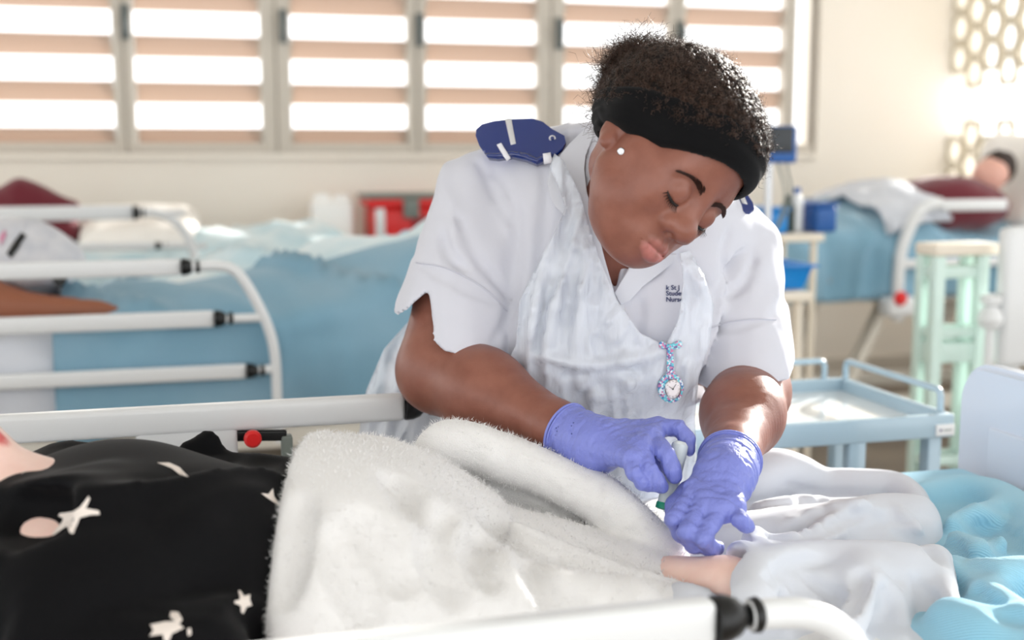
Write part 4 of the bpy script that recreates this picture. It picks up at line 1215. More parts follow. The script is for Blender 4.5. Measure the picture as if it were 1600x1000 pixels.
# ---- thin plastic apron over the front of the tunic
AF = Field(*[axis_grid(lo[i] - 0.04, hi[i] + 0.04, 0.005) for i in range(3)])
torso(AF, 0.021, 0.12); AF.add(p_cone(HIP, V(HIP[0], HIP[1] + 0.04, 0.62), 0.285, 0.30), 0.10)
AF.add(p_ell(W(620, 640, 2.05), (0.08, 0.12, 0.20), UPR), 0.10)
strapA = W(868, 250, 1.80); strapB = W(1090, 400, 1.76)
def aprinkle(P):
    q = (P - CHEST) @ BR.T
    # creases fan out from the two neck straps and hang straight below the bust
    w1 = np.arctan2((P - strapA) @ HR, -((P - strapA) @ HU) + 0.05); w2 = np.arctan2((P - strapB) @ HR, -((P - strapB) @ HU) + 0.05)
    r1 = np.clip(1 - 2.6 * np.abs(fbm(np.stack([w1 * 20, q[:, 2] * 2.5, q[:, 1] * 2], -1), 2, 41)), 0, 1) ** 1.5
    r2 = np.clip(1 - 2.6 * np.abs(fbm(np.stack([w2 * 18, q[:, 2] * 2.5, q[:, 1] * 2], -1), 2, 43)), 0, 1) ** 1.5
    r3 = np.clip(1 - 2.4 * np.abs(fbm(np.stack([q[:, 0] * 11, q[:, 2] * 6, q[:, 1] * 4], -1), 3, 47)), 0, 1) ** 1.5
    wa = np.clip(0.5 - ((P - (strapA + strapB) / 2) @ HR) * 4, 0, 1)
    return -(0.013 * (r1 * wa + r2 * (1 - wa)) + 0.012 * r3 * np.clip(-q[:, 2] * 4 + 0.4, 0.15, 1)) + 0.004 * fbm(P * 12, 2, 48)
AF.displace(aprinkle, 0.03)
for pts, r_, rg in (([(872, 300), (862, 380), (840, 460), (826, 540)], 0.007, True), ([(905, 340), (884, 420), (862, 500), (850, 580)], 0.006, True),
                    ([(915, 380), (905, 450), (900, 530), (905, 600)], 0.006, True), ([(890, 330), (872, 410), (852, 470)], 0.006, False),
                    ([(900, 400), (888, 470), (880, 550)], 0.007, False), ([(930, 420), (930, 500), (945, 570)], 0.006, False),
                    ([(1072, 410), (1098, 450), (1108, 500), (1098, 560)], 0.006, True), ([(1068, 430), (1082, 480), (1078, 560)], 0.006, False),
                    ([(830, 555), (900, 572), (970, 566), (1040, 548)], 0.006, True), ([(840, 570), (910, 590), (1000, 580)], 0.006, False),
                    ([(640, 560), (620, 620), (600, 700)], 0.007, True), ([(620, 540), (596, 620), (580, 700)], 0.007, False), ([(700, 640), (680, 700), (660, 740)], 0.007, True),
                    ([(905, 610), (925, 588), (965, 586), (985, 600), (960, 618), (920, 622)], 0.005, True)):
    AF.crease(pts, r_, 0.001, 0.010, ridge=rg)
v, f = AF.mesh(); aform = mesh_obj('apron_form', relax(v, f, 1), f); bvA = bvh_of(aform); bpy.data.objects.remove(aform)
m = bpy.data.materials.new('clear white polythene film'); m.use_nodes = True
nt = m.node_tree; b = nt.nodes['Principled BSDF']
b.inputs['Base Color'].default_value = srgb(236, 239, 246); b.inputs['Roughness'].default_value = 0.14; b.inputs['Specular IOR Level'].default_value = 0.6
tp = nt.nodes.new('ShaderNodeBsdfTransparent'); tp.inputs['Color'].default_value = srgb(246, 249, 252)
mx = nt.nodes.new('ShaderNodeMixShader'); mx.inputs[0].default_value = 0.5
nz = nt.nodes.new('ShaderNodeTexNoise'); nz.inputs['Scale'].default_value = 38; nz.inputs['Detail'].default_value = 3
tc = nt.nodes.new('ShaderNodeTexCoord'); mp = nt.nodes.new('ShaderNodeMapping'); mp.inputs['Scale'].default_value = (1.6, 1.6, 0.35)
nt.links.new(tc.outputs['Object'], mp.inputs['Vector']); nt.links.new(mp.outputs['Vector'], nz.inputs['Vector'])
bp = nt.nodes.new('ShaderNodeBump'); bp.inputs['Strength'].default_value = 0.6; bp.inputs['Distance'].default_value = 0.01
nt.links.new(nz.outputs['Fac'], bp.inputs['Height']); nt.links.new(bp.outputs['Normal'], b.inputs['Normal'])
nt.links.new(tp.outputs[0], mx.inputs[1]); nt.links.new(b.outputs[0], mx.inputs[2]); nt.links.new(mx.outputs[0], nt.nodes['Material Output'].inputs['Surface'])
M_FILM = m
apron = patch('apron', bvA, [(866, 240), (880, 250), (905, 300), (918, 345), (935, 400), (965, 470), (1000, 520), (1040, 540), (1060, 500), (1068, 440), (1062, 395), (1078, 392), (1100, 430), (1116, 478), (1108, 540), (1092, 590), (1086, 650), (1090, 760), (1080, 860), (700, 860), (552, 860), (553, 720), (572, 610), (600, 545), (640, 500), (720, 520), (780, 590), (806, 540), (812, 470), (836, 420), (868, 360), (884, 325), (872, 290), (858, 262)], M_FILM, NP, 0.0, 0.0006, 5.0)

# ================================================================== gloved hands
M_GLOVE = mat('lilac nitrile glove', srgb(122, 131, 204), 0.4, bump=(140, 0.75, 0.0035), spec=0.5, scale3=(1.0, 1.0, 0.55))
def hand(name, wrist, elbow, mcp, fingers, thumb, palm_pts, cuff_r, box_pad=0.035, fr=0.0098, heel=0.026):
    pts = np.array([wrist] + list(mcp) + [p for fg in fingers for p in fg] + list(thumb)); lo_ = pts.min(0) - box_pad; hi_ = pts.max(0) + box_pad
    ax = nrm(elbow - wrist); lo_ = np.minimum(lo_, wrist + ax * 0.05 - 0.06); hi_ = np.maximum(hi_, wrist + ax * 0.05 + 0.06)
    G = Field.box(lo_, hi_, 0.0017)
    for i, q in enumerate(mcp):
        G.add(p_cone(wrist + (q - wrist) * 0.12, q, heel, 0.0128), 0.014)
    for i in range(len(mcp) - 1): G.add(p_cone(mcp[i], mcp[i + 1], 0.0118), 0.010)
    for a in palm_pts: G.add(p_cone(wrist, a, heel, 0.018), 0.014)
    for i, fg in enumerate(fingers):
        r = fr * (1.02, 1.04, 1.0, 0.9)[i]; ch = [mcp[i]] + list(fg)
        T_ = Field(*G.ax); 
        rr = [r * 1.16] + [r * 1.06, r * 0.98, r * 0.86][:len(fg)]
        for j in range(len(ch) - 1): T_.add(p_cone(ch[j], ch[j + 1], rr[j], rr[j + 1]), 0.004 if j else 0)
        # fingers stay separate from each other and melt only into the palm
        dm = np.linalg.norm(np.stack(np.meshgrid(*G.ax, indexing='ij'), -1) - mcp[i].astype(np.float32), axis=-1) if False else None
        G.F = smin(G.F, T_.F, 0.0035)
    rr = [0.017, 0.0135, 0.0118, 0.0095]
    for j in range(len(thumb) - 1): G.add(p_cone(thumb[j], thumb[j + 1], rr[j], rr[j + 1]), 0.010 if j == 0 else 0.004)
    # wrinkled cuff reaching over the wrist
    c0 = wrist + ax * 0.002; c1 = wrist + ax * 0.030
    G.add(p_cone(wrist - ax * 0.02, c1, cuff_r * 0.93, cuff_r), 0.012)
    G.displace(lambda P: 0.0020 * np.clip(1 - 3 * np.abs(fbm(np.stack([(P - wrist) @ ax * 95, (P - wrist) @ HU * 30, (P - wrist) @ HR * 30], -1), 2, 61)), 0, 1) - 0.0010, 0.006)
    end = wrist + ax * 0.032
    G.carve((lo_, hi_, lambda P: -perp_cut(P, end, ax)), 0.0)
    i_ = p_cone(wrist - ax * 0.0, c1 + ax * 0.1, cuff_r * 0.90, cuff_r * 0.93)
    G.carve(i_)
    v, f = G.mesh(); o = mesh_obj(name, relax(v, f, 2, 0.45), f, M_GLOVE, NP)
    ref = nrm(np.cross(ax, HU)); b_ = np.cross(ax, ref); t = np.linspace(0, 2 * math.pi, 41)[:-1]
    for k, dx in enumerate((0.0, 0.0042)):
        ring = np.array([end - ax * dx + (ref * math.cos(a) + b_ * math.sin(a)) * (cuff_r + 0.0006 - 0.0004 * k) for a in t])
        MB().tube(ring, 0.0019 - 0.0006 * k, 8, closed=True).build('cuff_roll', M_GLOVE, o)
    return o
# her right hand, holding the sampling tube
mcpR = [W(1030, 668, 1.535), W(1018, 684, 1.50), W(1001, 700, 1.475), W(984, 716, 1.455)]
fgR = [[W(1060, 670, 1.52), W(1074, 686, 1.51), W(1077, 702, 1.505)],
       [W(1040, 708, 1.462), W(1050, 732, 1.452), W(1054, 744, 1.452)],
       [W(1013, 732, 1.445), W(1026, 752, 1.442), W(1033, 761, 1.444)],
       [W(990, 738, 1.435), W(1004, 754, 1.438), W(1016, 760, 1.444)]]
thR = [W(945, 700, 1.56), W(992, 712, 1.565), W(1030, 722, 1.525), W(1052, 734, 1.497)]
hand('glove', WR_R, EL_R, mcpR, fgR, thR, [W(985, 690, 1.53)], 0.0390)
# her left hand, steadying the arm
mcpL = [W(1086, 766, 1.425), W(1104, 784, 1.402), W(1126, 796, 1.390), W(1146, 794, 1.395)]
fgL = [[W(1054, 812, 1.388), W(1062, 832, 1.392), W(1078, 846, 1.405)],
       [W(1073, 832, 1.368), W(1084, 850, 1.378), W(1100, 856, 1.395)],
       [W(1098, 842, 1.360), W(1110, 856, 1.372), W(1122, 856, 1.388)],
       [W(1156, 812, 1.372), W(1164, 820, 1.375), W(1170, 822, 1.384)]]
thL = [W(1110, 748, 1.45), W(1078, 768, 1.455), W(1056, 790, 1.44), W(1050, 812, 1.425)]
hand('glove', WR_L, EL_L, mcpL, fgL, thL, [W(1110, 775, 1.43)], 0.0390)

# ---- legs and shoes below the dress, behind the bed
lg = MB()
LEGM = mat('white nursing shoes', srgb(232, 232, 234), 0.4)
for s in (-1, 1):
    x = HIP + HR * 0.12 * s
    MB().tube([V(x[0], x[1] + 0.04, 0.66), V(x[0], x[1] + 0.045, 0.45), V(x[0], x[1] + 0.06, 0.28), V(x[0], x[1] + 0.05, 0.10), V(x[0], x[1] + 0.045, 0.05)], [0.085, 0.062, 0.058, 0.042, 0.04], 16).build('stocking', mat('dark stocking', srgb(92, 58, 46), 0.6), NP)
    sf = Field.box(V(x[0] - 0.1, x[1] - 0.22, -0.01), V(x[0] + 0.1, x[1] + 0.16, 0.12), 0.006)
    sf.add(p_cone(V(x[0], x[1] + 0.08, 0.045), V(x[0], x[1] - 0.12, 0.038), 0.042, 0.038)); sf.add(p_cone(V(x[0], x[1] + 0.05, 0.05), V(x[0], x[1] + 0.04, 0.09), 0.045), 0.02)
    sf.carve((V(x[0] - 0.2, x[1] - 0.3, -0.1), V(x[0] + 0.2, x[1] + 0.3, 0.2), lambda P: P[..., 2] - 0.002))
    v, f = sf.mesh(); mesh_obj('shoe', relax(v, f, 2), f, LEGM, NP)

# ================================================================== fob watch pinned over the apron
m = bpy.data.materials.new('speckled pastel silicone'); m.use_nodes = True
nt = m.node_tree; b = nt.nodes['Principled BSDF']; b.inputs['Roughness'].default_value = 0.35
vo = nt.nodes.new('ShaderNodeTexVoronoi'); vo.inputs['Scale'].default_value = 420
tc = nt.nodes.new('ShaderNodeTexCoord'); nt.links.new(tc.outputs['Object'], vo.inputs['Vector'])
sp = nt.nodes.new('ShaderNodeSeparateColor'); nt.links.new(vo.outputs['Color'], sp.inputs['Color'])
cr = nt.nodes.new('ShaderNodeValToRGB'); cr.color_ramp.interpolation = 'CONSTANT'
cols = [(0, srgb(90, 190, 205)), (0.22, srgb(196, 120, 160)), (0.42, srgb(214, 222, 230)), (0.58, srgb(70, 120, 175)), (0.74, srgb(150, 205, 215)), (0.88, srgb(110, 80, 140))]
cr.color_ramp.elements[0].color = cols[0][1]; cr.color_ramp.elements[1].position = cols[1][0]; cr.color_ramp.elements[1].color = cols[1][1]
for p_, c_ in cols[2:]:
    e = cr.color_ramp.elements.new(p_); e.color = c_
nt.links.new(sp.outputs['Red'], cr.inputs['Fac']); nt.links.new(cr.outputs['Color'], b.inputs['Base Color'])
M_FOB = m
ap = hit(bvA, 1047, 570)[0]
wD = float((hit(bvA, 1047, 560)[0] - CAM) @ HF) - 0.006
FW = empty('fob_watch', W(1047, 575, wD), 'speckled pink and turquoise fob watch pinned to the nurse\'s chest', 'watch')
wd_ = lambda u, v_: wD - 0.0022 + (v_ - 560) * -0.00002
slab('pin_bar', [(1030, 536), (1034, 533), (1040, 537), (1047, 538), (1054, 536), (1060, 532), (1066, 534), (1066, 541), (1060, 546), (1053, 545), (1052, 549), (1042, 549), (1041, 545), (1034, 545), (1030, 542)], wd_, M_FOB, FW, 0.004, 4, 0.001)
slab('strap', [(1042, 548), (1052, 548), (1053, 575), (1056, 588), (1040, 588), (1042, 575)], wd_, M_FOB, FW, 0.004, 4, 0.001)
cc = (1048.5, 607)
cs = slab('case', [(cc[0] + 20.5 * math.cos(t), cc[1] + 23 * math.sin(t)) for t in np.linspace(0, 6.283, 33)[:-1]], wd_, M_FOB, FW, 0.009, 5, 0.002)
slab('bezel', [(cc[0] + 3 + 12.6 * math.cos(t), cc[1] + 1 + 15.5 * math.sin(t)) for t in np.linspace(0, 6.283, 33)[:-1]], lambda u, v_: wd_(u, v_) - 0.002, M_STEEL, cs, 0.003, 4)
slab('dial', [(cc[0] + 3 + 11 * math.cos(t), cc[1] + 1 + 13.8 * math.sin(t)) for t in np.linspace(0, 6.283, 33)[:-1]], lambda u, v_: wd_(u, v_) - 0.0026, mat('watch dial', srgb(236, 230, 232), 0.3), cs, 0.002, 4)
hD = wd_(1050, 607) - 0.0034; hb = MB()
for k in range(12):
    a = k * math.pi / 6; hb.bar(W(cc[0] + 3 + 9.2 * math.sin(a), cc[1] + 1 - 11.4 * math.cos(a), hD), W(cc[0] + 3 + 10.4 * math.sin(a), cc[1] + 1 - 13 * math.cos(a), hD), 0.0008, 0.0005)
hb.build('hour_marks', M_BLACK, cs)['kind'] = 'stuff'
MB().bar(W(cc[0] + 3, cc[1] + 1, hD), W(cc[0] + 8, cc[1] - 7, hD), 0.0008, 0.0005).build('minute_hand', M_BLACK, cs)
MB().bar(W(cc[0] + 3, cc[1] + 1, hD), W(cc[0] - 3, cc[1] - 3, hD), 0.001, 0.0005).build('hour_hand', M_BLACK, cs)
MB().lathe(W(cc[0] + 3, cc[1] + 1, hD), CAM - W(cc[0], cc[1], hD), [(0.0012, 0), (0.0012, 0.0006)], 10).build('hand_pin', M_BLACK, cs)

# ================================================================== sampling tube in her right hand
ta = W(1064, 690, 1.487); tb_ = W(1038, 797, 1.462); tx = nrm(tb_ - ta); TL = float(np.linalg.norm(tb_ - ta))
TU = empty('sampling_tube', ta + (tb_ - ta) * 0.5, 'clear sampling tube with a green rim held in the nurse\'s right hand', 'tube')
M_CLEAR = mat('clear plastic tube', srgb(240, 248, 250), 0.12, trans=0.45, ior=1.3)
R_ = 0.0108
MB().lathe(ta, tx, [(R_ * 0.6, 0), (R_ * 0.96, 0.004), (R_, 0.010), (R_, TL - 0.008), (R_ * 0.86, TL - 0.0075), (R_ * 0.86, 0.010), (R_ * 0.5, 0.006)], 28).build('barrel', M_CLEAR, TU)
MB().lathe(ta, tx, [(R_ * 1.06, TL - 0.0085), (R_ * 1.10, TL - 0.007), (R_ * 1.10, TL - 0.001), (R_ * 0.8, TL)], 28).build('green_rim', mat('green plastic rim', srgb(30, 150, 120), 0.3), TU)
MB().lathe(ta + tx * 0.014, tx, [(0.004, 0), (0.0055, 0.002), (0.0055, TL - 0.04), (0.003, TL - 0.03), (0.001, TL - 0.012)], 18).build('inner_vial', mat('vial label', srgb(226, 238, 236), 0.4), TU)

# ================================================================== the patient on the foreground bed
M_FAIR = skin_mat('fair pink skin', srgb(242, 210, 198), srgb(236, 198, 186), srgb(204, 100, 98))
M_TOP = mat('black jersey top', srgb(5, 5, 8), 0.7, sheen=0.04, spec=0.14, bump=(800, 0.2, 0.0007))
M_STAR = mat('cream star print', srgb(232, 222, 214), 0.8)
PC = {}
chest = W(175, 855, 1.26); abdo = W(400, 890, 1.33); pelvis = W(600, 900, 1.38)
pneck = W(30, 800, 1.25); phead = W(-95, 770, 1.27)
farm0 = W(960, 908, 1.43); farm1 = W(1138, 912, 1.345)
knee = WZ(980, 880, 0.87); ankle = WZ(1400, 880, 0.83)
lo_ = V(-0.95, 0.98, 0.76); hi_ = V(1.15, 1.75, 1.14)
PF = Field(axis_grid(-0.98, 1.2, 0.009), axis_grid(0.95, 1.72, 0.009), axis_grid(0.765, 1.20, 0.009))
PF.add(p_ell(chest, (0.17, 0.15, 0.085)), 0); PF.add(p_ell(abdo, (0.17, 0.13, 0.06)), 0.04); PF.add(p_ell(pelvis, (0.14, 0.14, 0.06)), 0.04)
PF.add(p_cone(pneck, chest + V(-0.08, 0, 0), 0.055, 0.08), 0.05)
PF.add(p_cone(pneck, phead + V(0.03, 0, 0.0), 0.052, 0.055), 0.02)
PF.add(p_ell(phead + V(-0.02, 0, 0.0), (0.11, 0.075, 0.09)), 0.02)
chin = W(8, 722, 1.255)
PF.add(p_cone(chin + V(-0.004, 0, -0.008), phead + V(0.02, 0, 0.04), 0.020, 0.05), 0.03)
PF.add(p_cone(W(-8, 690, 1.255), W(-30, 680, 1.255), 0.014, 0.02), 0.012)
PF.add(p_cone(W(-45, 665, 1.255), W(-62, 650, 1.255), 0.012, 0.011), 0.012)
for s, dy in ((-1, -0.11), (1, 0.11)):
    PF.add(p_cone(pelvis + V(0.05, dy * 0.6, -0.01), V(knee[0], 1.34 + dy * 0.6, 0.81), 0.045, 0.028), 0.03)
    PF.add(p_cone(V(knee[0], 1.34 + dy * 0.6, 0.81), V(0.95, 1.34 + dy * 0.7, 0.80), 0.028, 0.02), 0.03)
    PF.add(p_cone(V(0.95, 1.34 + dy * 0.7, 0.80), V(0.99, 1.34 + dy * 0.75, 0.80), 0.02, 0.02), 0.02)
# near and far arms
PF.add(p_cone(chest + V(-0.05, 0.15, 0.01), W(470, 830, 1.50), 0.045, 0.038), 0.03)
PF.add(p_cone(chest + V(-0.05, -0.16, -0.02), V(abdo[0] - 0.05, 1.12, 0.84), 0.045, 0.035), 0.03)
PF.add(p_cone(V(abdo[0] - 0.05, 1.12, 0.84), V(abdo[0] + 0.1, 1.16, 0.81), 0.03, 0.022), 0.02)
PF.add(p_cone(W(470, 830, 1.50), W(720, 880, 1.47), 0.038, 0.034), 0.02); PF.add(p_cone(W(720, 880, 1.47), farm0, 0.034, 0.032), 0.01)
PF.add(p_cone(farm0, farm1, 0.032, 0.0315), 0.012)
PF.add(p_cone(farm1, farm1 + nrm(farm1 - farm0) * 0.02, 0.0310, 0.027), 0.012)
PF.carve((V(-2, 0, 0), V(2, 3, 2), lambda P: P[..., 2] - 0.785), 0.02)
v, f = PF.mesh(); v = relax(v, f, 2)
PB = V(0.0, 1.34, 0.785)
pat = mesh_obj('person', v - PB, f, M_FAIR, None); pat.location = PB
tag(pat, 'patient lying on the foreground bed in a black top with stars', 'person')
at = pat.data.attributes.new('lip', 'FLOAT', 'POINT')
dl = p_cone(W(-2, 687, 1.25), W(-10, 694, 1.25), 0.012)[2](v.astype(np.float32)); at.data.foreach_set('value', np.clip(-dl / 0.004, 0, 1).astype(np.float32))
hf = Field.box(phead - 0.16, phead + 0.16, 0.006)
hf.add(p_ell(phead + V(-0.045, 0, -0.02), (0.105, 0.088, 0.10))); hf.carve((phead - 0.3, phead + 0.3, lambda P: -(P[..., 0] - phead[0] + 0.02) * 0.8 - (P[..., 2] - phead[2] - 0.05) * 0.7), 0.01)
hf.displace(lambda P: 0.004 * fbm(P * V(20, 60, 60), 3, 2), 0.02)
v, f = hf.mesh(); mesh_obj('hair', v, f, mat('brown hair', srgb(70, 48, 36), 0.6, bump=(300, 0.6, 0.003)), pat)
# black top
TPF = Field(axis_grid(-0.75, 0.25, 0.006), axis_grid(0.92, 1.74, 0.006), axis_grid(0.77, 1.14, 0.006))
TPF.add(p_ell(chest + V(0.0, 0, 0.0), (0.20, 0.185, 0.108)), 0)
TPF.add(p_ell(W(185, 772, 1.33), (0.085, 0.075, 0.058)), 0.05)
TPF.add(p_ell(W(110, 905, 1.12), (0.085, 0.075, 0.06)), 0.06)
TPF.add(p_ell(abdo, (0.20, 0.175, 0.098)), 0.06)
TPF.add(p_cone(chest + V(-0.05, 0.15, 0.01), W(440, 780, 1.50), 0.056, 0.046), 0.04)
TPF.add(p_cone(chest + V(-0.05, -0.16, -0.02), V(abdo[0] - 0.05, 1.12, 0.86), 0.06, 0.05), 0.04)
TPF.add(p_cone(W(290, 705, 1.42), W(330, 688, 1.43), 0.014, 0.004), 0.02)
TPF.add(p_cone(W(430, 760, 1.42), W(455, 760, 1.40), 0.03, 0.022), 0.03)
def hemcut(P):
    a = W(462, 745, 1.42); c = W(412, 1000, 1.18); d = nrm(c - a); n_ = nrm(np.cross(d, HU)); n_ = n_ if n_[0] > 0 else -n_
    return -((P - a.astype(np.float32)) @ n_.astype(np.float32))
TPF.carve((V(-1, 0, 0), V(2, 3, 2), lambda P: hemcut(P) + 0.02), 0.03)
# scooped neckline
TPF.carve(p_ell(W(-14, 800, 1.12), (0.082, 0.052, 0.036)), 0.008)
def tfold(P):
    r1 = np.clip(1 - 2.6 * np.abs(fbm(np.stack([P[:, 0] * 5 - P[:, 1] * 6, P[:, 1] * 3 + P[:, 0] * 3, P[:, 2] * 5], -1), 3, 71)), 0, 1)
    return -0.020 * r1 + 0.009
TPF.displace(tfold, 0.03)
TPF.carve((V(-2, 0, 0), V(2, 3, 2), lambda P: P[..., 2] - 0.79), 0.015)
v, f = TPF.mesh(); v = relax(v, f, 2)
top_ = mesh_obj('black_top', v, f, M_TOP, pat); bvP = bvh_of(top_)
def c3(pts): return [(x / 2.2857, 580 + y / 2.2857) for x, y in pts]
patch('star', bvP, c3([(316, 448), (322, 458), (306, 492), (352, 500), (356, 514), (322, 516), (286, 526), (262, 584), (250, 580), (240, 556), (192, 590), (188, 584), (224, 540), (228, 528), (210, 518), (216, 508), (268, 502), (290, 484)]), M_STAR, top_, 0.0012, 0.0, 4)
patch('star', bvP, c3([(850, 786), (858, 786), (870, 806), (892, 800), (890, 816), (898, 836), (878, 842), (866, 866), (858, 862), (856, 838), (834, 830), (836, 822), (856, 816)]), M_STAR, top_, 0.0012, 0.0, 4)
patch('star', bvP, c3([(610, 862), (636, 864), (652, 890), (640, 906), (656, 918), (614, 938), (598, 970), (584, 960), (582, 942), (534, 948), (548, 928), (536, 908), (586, 898), (624, 896), (606, 880)]), M_STAR, top_, 0.0012, 0.0, 4)
patch('star', bvP, c3([(560, 330), (604, 330), (640, 346), (672, 380), (640, 372), (612, 350)]), M_STAR, top_, 0.0012, 0.0, 4)
patch('star', bvP, c3([(972, 420), (976, 448), (988, 466), (1028, 500), (992, 482), (954, 456), (930, 438), (956, 440)]), M_STAR, top_, 0.0012, 0.0, 4)
patch('star', bvP, c3([(76, 372), (86, 340), (108, 322), (138, 334), (108, 342), (92, 362)]), M_STAR, top_, 0.0012, 0.0, 4)
patch('star', bvP, c3([(276, 236), (300, 214), (356, 202), (364, 208), (310, 224), (296, 240)]), M_STAR, top_, 0.0012, 0.0, 4)
patch('star', bvP, c3([(668, 922), (680, 918), (682, 940), (670, 946)]), M_STAR, top_, 0.0012, 0.0, 4)

# ================================================================== bedding of the foreground bed
o = MB()
bs = drape('bottom_sheet', np.linspace(-0.93, 1.22, 90), lambda x: (0.792, 0.012), YN + 0.065, YF - 0.075, 0.66, 0.66, M_SHEET, fold=(0.006, 5), seed=51)
tag(bs, 'white fitted sheet on the mattress of the foreground bed', 'sheet')
# pillow under the patient's head
fld = Field.box((-0.98, 1.0, 0.78), (-0.35, 1.72, 1.02), 0.012)
fld.add(p_box((-0.72, 1.34, 0.85), (0.22, 0.30, 0.055), None, 0.05)); fld.displace(lambda P: 0.008 * fbm(P * 8, 3, 5), 0.04)
v, f = fld.mesh(); o = mesh_obj('pillow', relax(v, f, 2), f, MATS['white pillowcase'], None); tag(o, 'white pillow under the head of the patient in black', 'pillow')

# ---- white fleece blanket over the lap, its edge rolled back
M_FLEECE = mat('white fleece', srgb(238, 237, 236), 0.95, sheen=0.25, bump=(650, 0.6, 0.003))
FF = Field(axis_grid(-0.30, 0.72, 0.0055), axis_grid(0.93, 1.76, 0.0055), axis_grid(0.775, 1.06, 0.0055))
FF.add(p_ell(W(500, 865, 1.37), (0.20, 0.24, 0.135)), 0)
FF.add(p_ell(W(455, 800, 1.44), (0.075, 0.13, 0.072)), 0.05)
FF.add(p_cone(W(640, 875, 1.44), W(1000, 925, 1.42), 0.095, 0.060), 0.07)
FF.add(p_cone(W(560, 960, 1.22), W(960, 985, 1.25), 0.09, 0.06), 0.08)
FF.add(p_box(WZ(800, 900, 0.80) * V(1, 0, 1) + V(-0.04, 1.33, 0), (0.43, 0.36, 0.022), None, 0.02), 0.06)
FF.add(p_cone(W(985, 935, 1.40), W(1060, 930, 1.385), 0.045, 0.036), 0.03)
roll = bez([W(672, 700, 1.53), W(715, 694, 1.53), W(790, 716, 1.52), W(870, 746, 1.50), W(950, 792, 1.47), W(1020, 848, 1.44), W(1058, 900, 1.415), W(1064, 940, 1.395)], 26)
RF = Field(*FF.ax)
rrad = np.interp(np.linspace(0, 1, 26), [0, 0.08, 0.3, 0.6, 0.85, 1], [0.018, 0.027, 0.029, 0.030, 0.027, 0.02])
for i in range(25): RF.add(p_cone(roll[i], roll[i + 1], rrad[i], rrad[i + 1]), 0.006 if i else 0)
# skirt of the rolled edge running under to the nurse's side
for i in range(0, 25):
    a, c = roll[i], roll[i + 1]
    RF.add(p_cone(a + V(0.012, 0.035, -0.05), c + V(0.012, 0.035, -0.05), 0.022, 0.022), 0.03)
FF.F = smin(FF.F, RF.F, 0.006)
flap = bez([W(800, 822, 1.36), W(860, 850, 1.345), W(930, 880, 1.335), W(1000, 905, 1.335), W(1060, 918, 1.34), W(1082, 935, 1.345)], 18)
LF_ = Field(*FF.ax)
for i in range(17): LF_.add(p_cone(flap[i], flap[i + 1], 0.0085), 0.004 if i else 0); LF_.add(p_cone(flap[i] + V(0.0, -0.02, -0.018), flap[i + 1] + V(0.0, -0.02, -0.018), 0.012), 0.02)
FF.F = smin(FF.F, LF_.F, 0.010)
# hollow between the roll and the flap
pk = bez([W(880, 788, 1.42), W(930, 806, 1.41), W(975, 815, 1.405)], 8)
for i in range(7): FF.carve(p_cone(pk[i], pk[i + 1], 0.016), 0.015)
def ff(P):
    a = np.clip(1 - 2.4 * np.abs(fbm(np.stack([P[:, 0] * 7 + P[:, 1] * 2, P[:, 1] * 3.5 - P[:, 0] * 2, P[:, 2] * 4], -1), 2, 81)), 0, 1)
    return -0.006 * a + 0.0028 + 0.0010 * fbm(P * 90, 2, 83)
FF.displace(ff, 0.03)
for pts, r_, rg in (([(615, 745), (642, 776), (656, 795)], 0.010, False), ([(560, 800), (598, 860), (640, 905)], 0.014, False), ([(700, 800), (688, 860), (716, 925)], 0.014, False),
                    ([(515, 820), (552, 900), (575, 965)], 0.014, False), ([(770, 820), (748, 850), (768, 900)], 0.012, False), ([(655, 790), (640, 860), (662, 940)], 0.012, True),
                    ([(745, 785), (716, 830), (712, 880)], 0.012, True), ([(470, 780), (452, 850), (436, 930)], 0.014, False), ([(500, 760), (498, 850), (500, 940)], 0.012, True), ([(820, 870), (880, 930), (900, 965)], 0.014, False)):
    if not rg: FF.crease(pts, r_, -0.006, 0.02)
# near edge wrapped over the black hem
FF.carve((V(-1, 0, 0), V(2, 3, 2), lambda P: -hemcut(P) - 0.008), 0.02)
FF.carve((V(-2, 0, 0), V(2, 3, 2), lambda P: P[..., 2] - 0.795), 0.01)
v, f = FF.mesh()
o = mesh_obj('fleece_blanket', relax(v, f, 1, 0.4), f, M_FLEECE, None)
nn = np.zeros(len(v) * 3, dtype=np.float32); o.data.vertices.foreach_get('normal', nn); nn = nn.reshape(-1, 3); vv_ = relax(v, f, 1, 0.4)
vis = np.nonzero((vv_[:, 2] > 0.83) & (vv_[:, 1] > 1.0))[0]; rnd = np.random.RandomState(8)
ids = rnd.choice(vis, 70000); N_ = len(ids)
p0 = vv_[ids] + rnd.normal(size=(N_, 3)) * 0.002; dd = nn[ids] + rnd.normal(size=(N_, 3)) * 0.7; dd /= np.linalg.norm(dd, axis=1, keepdims=True)
sd = np.cross(dd, rnd.normal(size=(N_, 3))); sd /= np.linalg.norm(sd, axis=1, keepdims=True)
p0 = p0 - nn[ids] * 0.002; tip = p0 + dd * (0.0045 + 0.0025 * rnd.rand(N_))[:, None]
tri = np.stack([p0 - sd * 0.0004, p0 + sd * 0.0004, tip], 1).reshape(-1, 3)
pile = mesh_obj('pile', tri, np.arange(N_ * 3).reshape(-1, 3), M_FLEECE, o); pile['kind'] = 'stuff'
tag(o, 'white fleece blanket over the lap of the patient in the black top', 'blanket')

